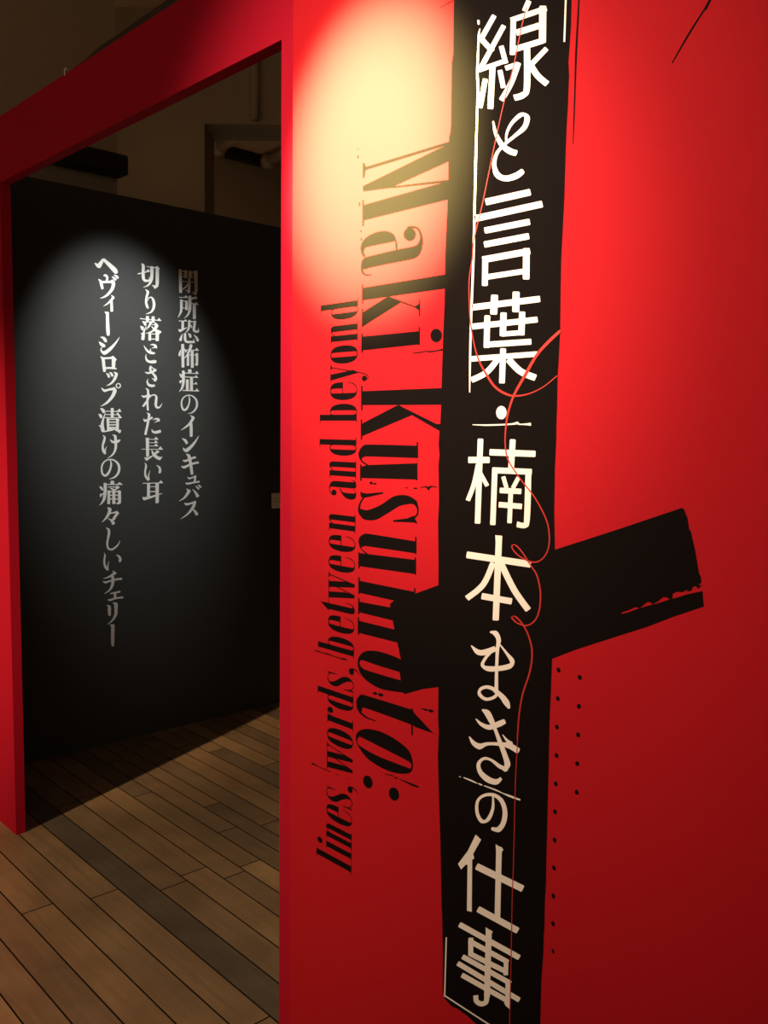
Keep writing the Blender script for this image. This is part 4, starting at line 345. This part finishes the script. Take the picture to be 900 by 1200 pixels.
def outlines(shapes, step=4):
    """each shape -> simple counter-clockwise rings"""
    R = []
    for s in shapes:
        k = s[0]
        if k == 'p': R.append(pairs(s[1]))
        elif k == 'b': R.append(catmull(pairs(s[1]), step, True))
        else:
            L, Q = pairs(s[1]), pairs(s[2])
            if k in 'tu': L, Q = catmull(L, step), catmull(Q, step)
            if k == 't':                                            # soft ends
                for first in (True, False):
                    a, b = (L[0], Q[0]) if first else (L[-1], Q[-1])
                    a1 = L[1] if first else L[-2]; b1 = Q[1] if first else Q[-2]
                    cx, cy = (a[0] + b[0]) / 2, (a[1] + b[1]) / 2
                    dx, dy = cx - (a1[0] + b1[0]) / 2, cy - (a1[1] + b1[1]) / 2
                    l = math.hypot(dx, dy) or 1; w = math.hypot(a[0] - b[0], a[1] - b[1]) / 2
                    dx, dy = dx / l * w * 0.5, dy / l * w * 0.5
                    hx, hy = (a[0] - b[0]) / 2, (a[1] - b[1]) / 2
                    R.append([(cx + hx * math.cos(t) + dx * math.sin(t), cy + hy * math.cos(t) + dy * math.sin(t)) for t in [math.pi * i / 6 for i in range(7)]])
            else:                                                   # square ends with eased corners
                w = math.hypot(L[0][0] - Q[0][0], L[0][1] - Q[0][1]); e = 0.16
                for end in (0, -1):
                    nb = 1 if end == 0 else -2
                    a, b = L[end], Q[end]
                    def inw(p, n):
                        l = math.hypot(n[0] - p[0], n[1] - p[1]) or 1; k = min(e * w / l, 0.45)
                        return (p[0] + (n[0] - p[0]) * k, p[1] + (n[1] - p[1]) * k)
                    a2, b2 = inw(a, L[nb]), inw(b, Q[nb])
                    mx = lambda p, q, t: (p[0] + (q[0] - p[0]) * t, p[1] + (q[1] - p[1]) * t)
                    R.append([a2, mx(mx(a, b, e * 0.3), a2, 0.3), mx(a, b, e), mx(a, b, 1 - e), mx(mx(b, a, e * 0.3), b2, 0.3), b2])
                    L[end], Q[end] = a2, b2
            for i in range(len(L) - 1):
                R.append([L[i], L[i + 1], Q[i + 1]]); R.append([L[i], Q[i + 1], Q[i]])
    out = []
    for r in R:
        r = ring_clean(r, 0.3)
        if len(r) < 3: continue
        a = area(r)
        if abs(a) < 0.5: continue
        out.append(r if a > 0 else r[::-1])
    return out
def vinyl(name, shapes, place, m, parent, loc, thick=0.0003, scale=1e-4, step=4):
    """union of the outlines, cut from film; place(a, b, d) maps wall axes and height off the wall to local xyz"""
    rings = outlines(shapes, step)
    vs = []; fs = []
    for r in rings:
        fs.append(list(range(len(vs), len(vs) + len(r)))); vs += [Vector(q) for q in r]
    ov, oe, of, a_, b_, of_src = delaunay_2d_cdt(vs, [], fs, 0, 0.05, True)
    tris = [f for f, src in zip(of, of_src) if len(src)]
    bm = bmesh.new()
    used = sorted({i for f in tris for i in f})
    top = {i: bm.verts.new(place(ov[i].x * scale, ov[i].y * scale, thick)) for i in used}
    bot = {i: bm.verts.new(place(ov[i].x * scale, ov[i].y * scale, 0.0)) for i in used}
    flip = (Vector(place(1, 0, 0)) - Vector(place(0, 0, 0))).cross(Vector(place(0, 1, 0)) - Vector(place(0, 0, 0))).dot(Vector(place(0, 0, 1)) - Vector(place(0, 0, 0))) < 0
    count = {}
    for f in tris:
        f = list(f)
        bm.faces.new([top[i] for i in (f[::-1] if flip else f)])
        bm.faces.new([bot[i] for i in (f if flip else f[::-1])])
        for i in range(3): count[(f[i], f[(i + 1) % 3])] = 1
    for a, b in count:
        if (b, a) not in count:
            q = (top[b], top[a], bot[a], bot[b]) if not flip else (top[a], top[b], bot[b], bot[a])
            try: bm.faces.new(q)
            except ValueError: pass
    return link(name, bm, m, parent, loc)
def red_place(a, b, d): return (a, -d, b)
def black_place(a, b, d): return (d, a, b)
def red_at(g, root, lift): return (g[0] - root.location.x, Y_PANEL - lift - root.location.y, g[1] - root.location.z)
def red_root(name, gs, lift):
    x = sum(g[0] for g in gs) / len(gs); z = min(g[1] for g in gs)
    return empty(name, (x, Y_PANEL - lift, z))
LIFT = 0.0003

# the black brush-drawn cross with the Japanese title
root = tag(red_root('title_banner', DECALS['banner'], 0), 'tall black torn-edge cross-shaped banner with white Japanese title on the red wall', 'banner')
vinyl('banner_field', DECALS['banner'][0][2], red_place, BLACK_INK, root, red_at(DECALS['banner'][0], root, 0.0002), LIFT - 0.0002)
for g in DECALS['title']:
    o = vinyl('character', g[2], red_place, WHITE_INK, root, red_at(g, root, LIFT), LIFT, step=5)
    o['label'] = 'white character'
for g in DECALS['rules']:
    o = vinyl('rule_line', g[2], red_place, WHITE_INK, root, red_at(g, root, LIFT), LIFT)
    o['label'] = 'thin white line'
for i, g in enumerate(DECALS['thread']):
    o = vinyl('thread_line', g[2], red_place, RED_INK, root, red_at(g, root, (2 + i) * LIFT), 0.0002, step=8)
    o['label'] = 'thin red looping thread'

for key, label in (('stroke_a', 'long thin black vertical line just right of the top of the black banner'),
                   ('stroke_b', 'short slanted black line alone near the top right of the red wall'),
                   ('stroke_c', 'faint short black line at the top left corner of the black banner')):
    g = DECALS[key][0]
    o = vinyl('ink_line', g[2], red_place, BLACK_INK, None, (g[0], Y_PANEL, g[1]), LIFT)
    tag(o, label, 'line', 'thin black ink lines on the red wall')
for key, label in (('dots_l', 'long column of eleven small black dots beside the lower edge of the black banner'),
                   ('dots_r', 'short column of five small black dots, farther from the banner, below its right arm')):
    gs = DECALS[key]
    root = tag(red_root('dot_column', gs, 0), label, 'dots', 'columns of black dots on the red wall')
    for g in gs: vinyl('dot', g[2], red_place, BLACK_INK, root, red_at(g, root, 0), LIFT)

# English title, turned to read downwards, and the subtitle, turned to read upwards
gs = DECALS['latin']
root = tag(red_root('title_lettering', gs, 0), 'large black serif English title turned sideways, reading downwards along the left of the banner', 'lettering')
for i, g in enumerate(gs): vinyl('letter' if i < len(gs) - 2 else 'colon_dot', g[2], red_place, BLACK_INK, root, red_at(g, root, 0), 0.00025, step=6)
for g in DECALS['latin_specks']: vinyl('ink_speck', g[2], red_place, BLACK_INK, root, red_at(g, root, 0), 0.00025)

XH = 0.0819
def sub_base(z): return 0.00223 * z - SUB_X0
SUB_X0 = 1.3454
root = tag(empty('subtitle_lettering', (-SUB_X0, Y_PANEL, SUBTITLE[0][1])), 'smaller black serif English subtitle turned sideways, reading upwards, leftmost lettering on the red wall', 'lettering')
for ch_, z, s in SUBTITLE:
    shapes = [[sh[0]] + [[v for i in range(0, len(a), 2) for v in (-a[i + 1] * XH * 10, a[i] * s * 10)] for a in sh[1:]] for sh in GLYPHS[ch_]]
    nm = 'comma' if ch_ == ',' else 'letter'
    vinyl(nm, shapes, red_place, BLACK_INK, root, (sub_base(z) - root.location.x, 0, z - root.location.z), LIFT, step=6)
for g in DECALS['sub_specks']: vinyl('ink_line', g[2], red_place, BLACK_INK, root, red_at(g, root, 0), LIFT)

# the verse on the black wall
for key, label in (('v3', 'right column of white Japanese verse on the black wall, first line, starts lowest'),
                   ('v2', 'middle column of white Japanese verse on the black wall, ends highest'),
                   ('v1', 'left and longest column of white Japanese verse on the black wall, brightest at its top')):
    gs = DECALS[key]
    y = sum(g[0] for g in gs) / len(gs); z = min(g[1] for g in gs)
    root = tag(empty('verse_column', (X_BLACK, y, z)), label, 'lettering', 'verse columns on the black wall')
    for g in gs:
        vinyl('character', g[2], black_place, WHITE_INK, root, (0, g[0] - y, g[1] - z), LIFT)
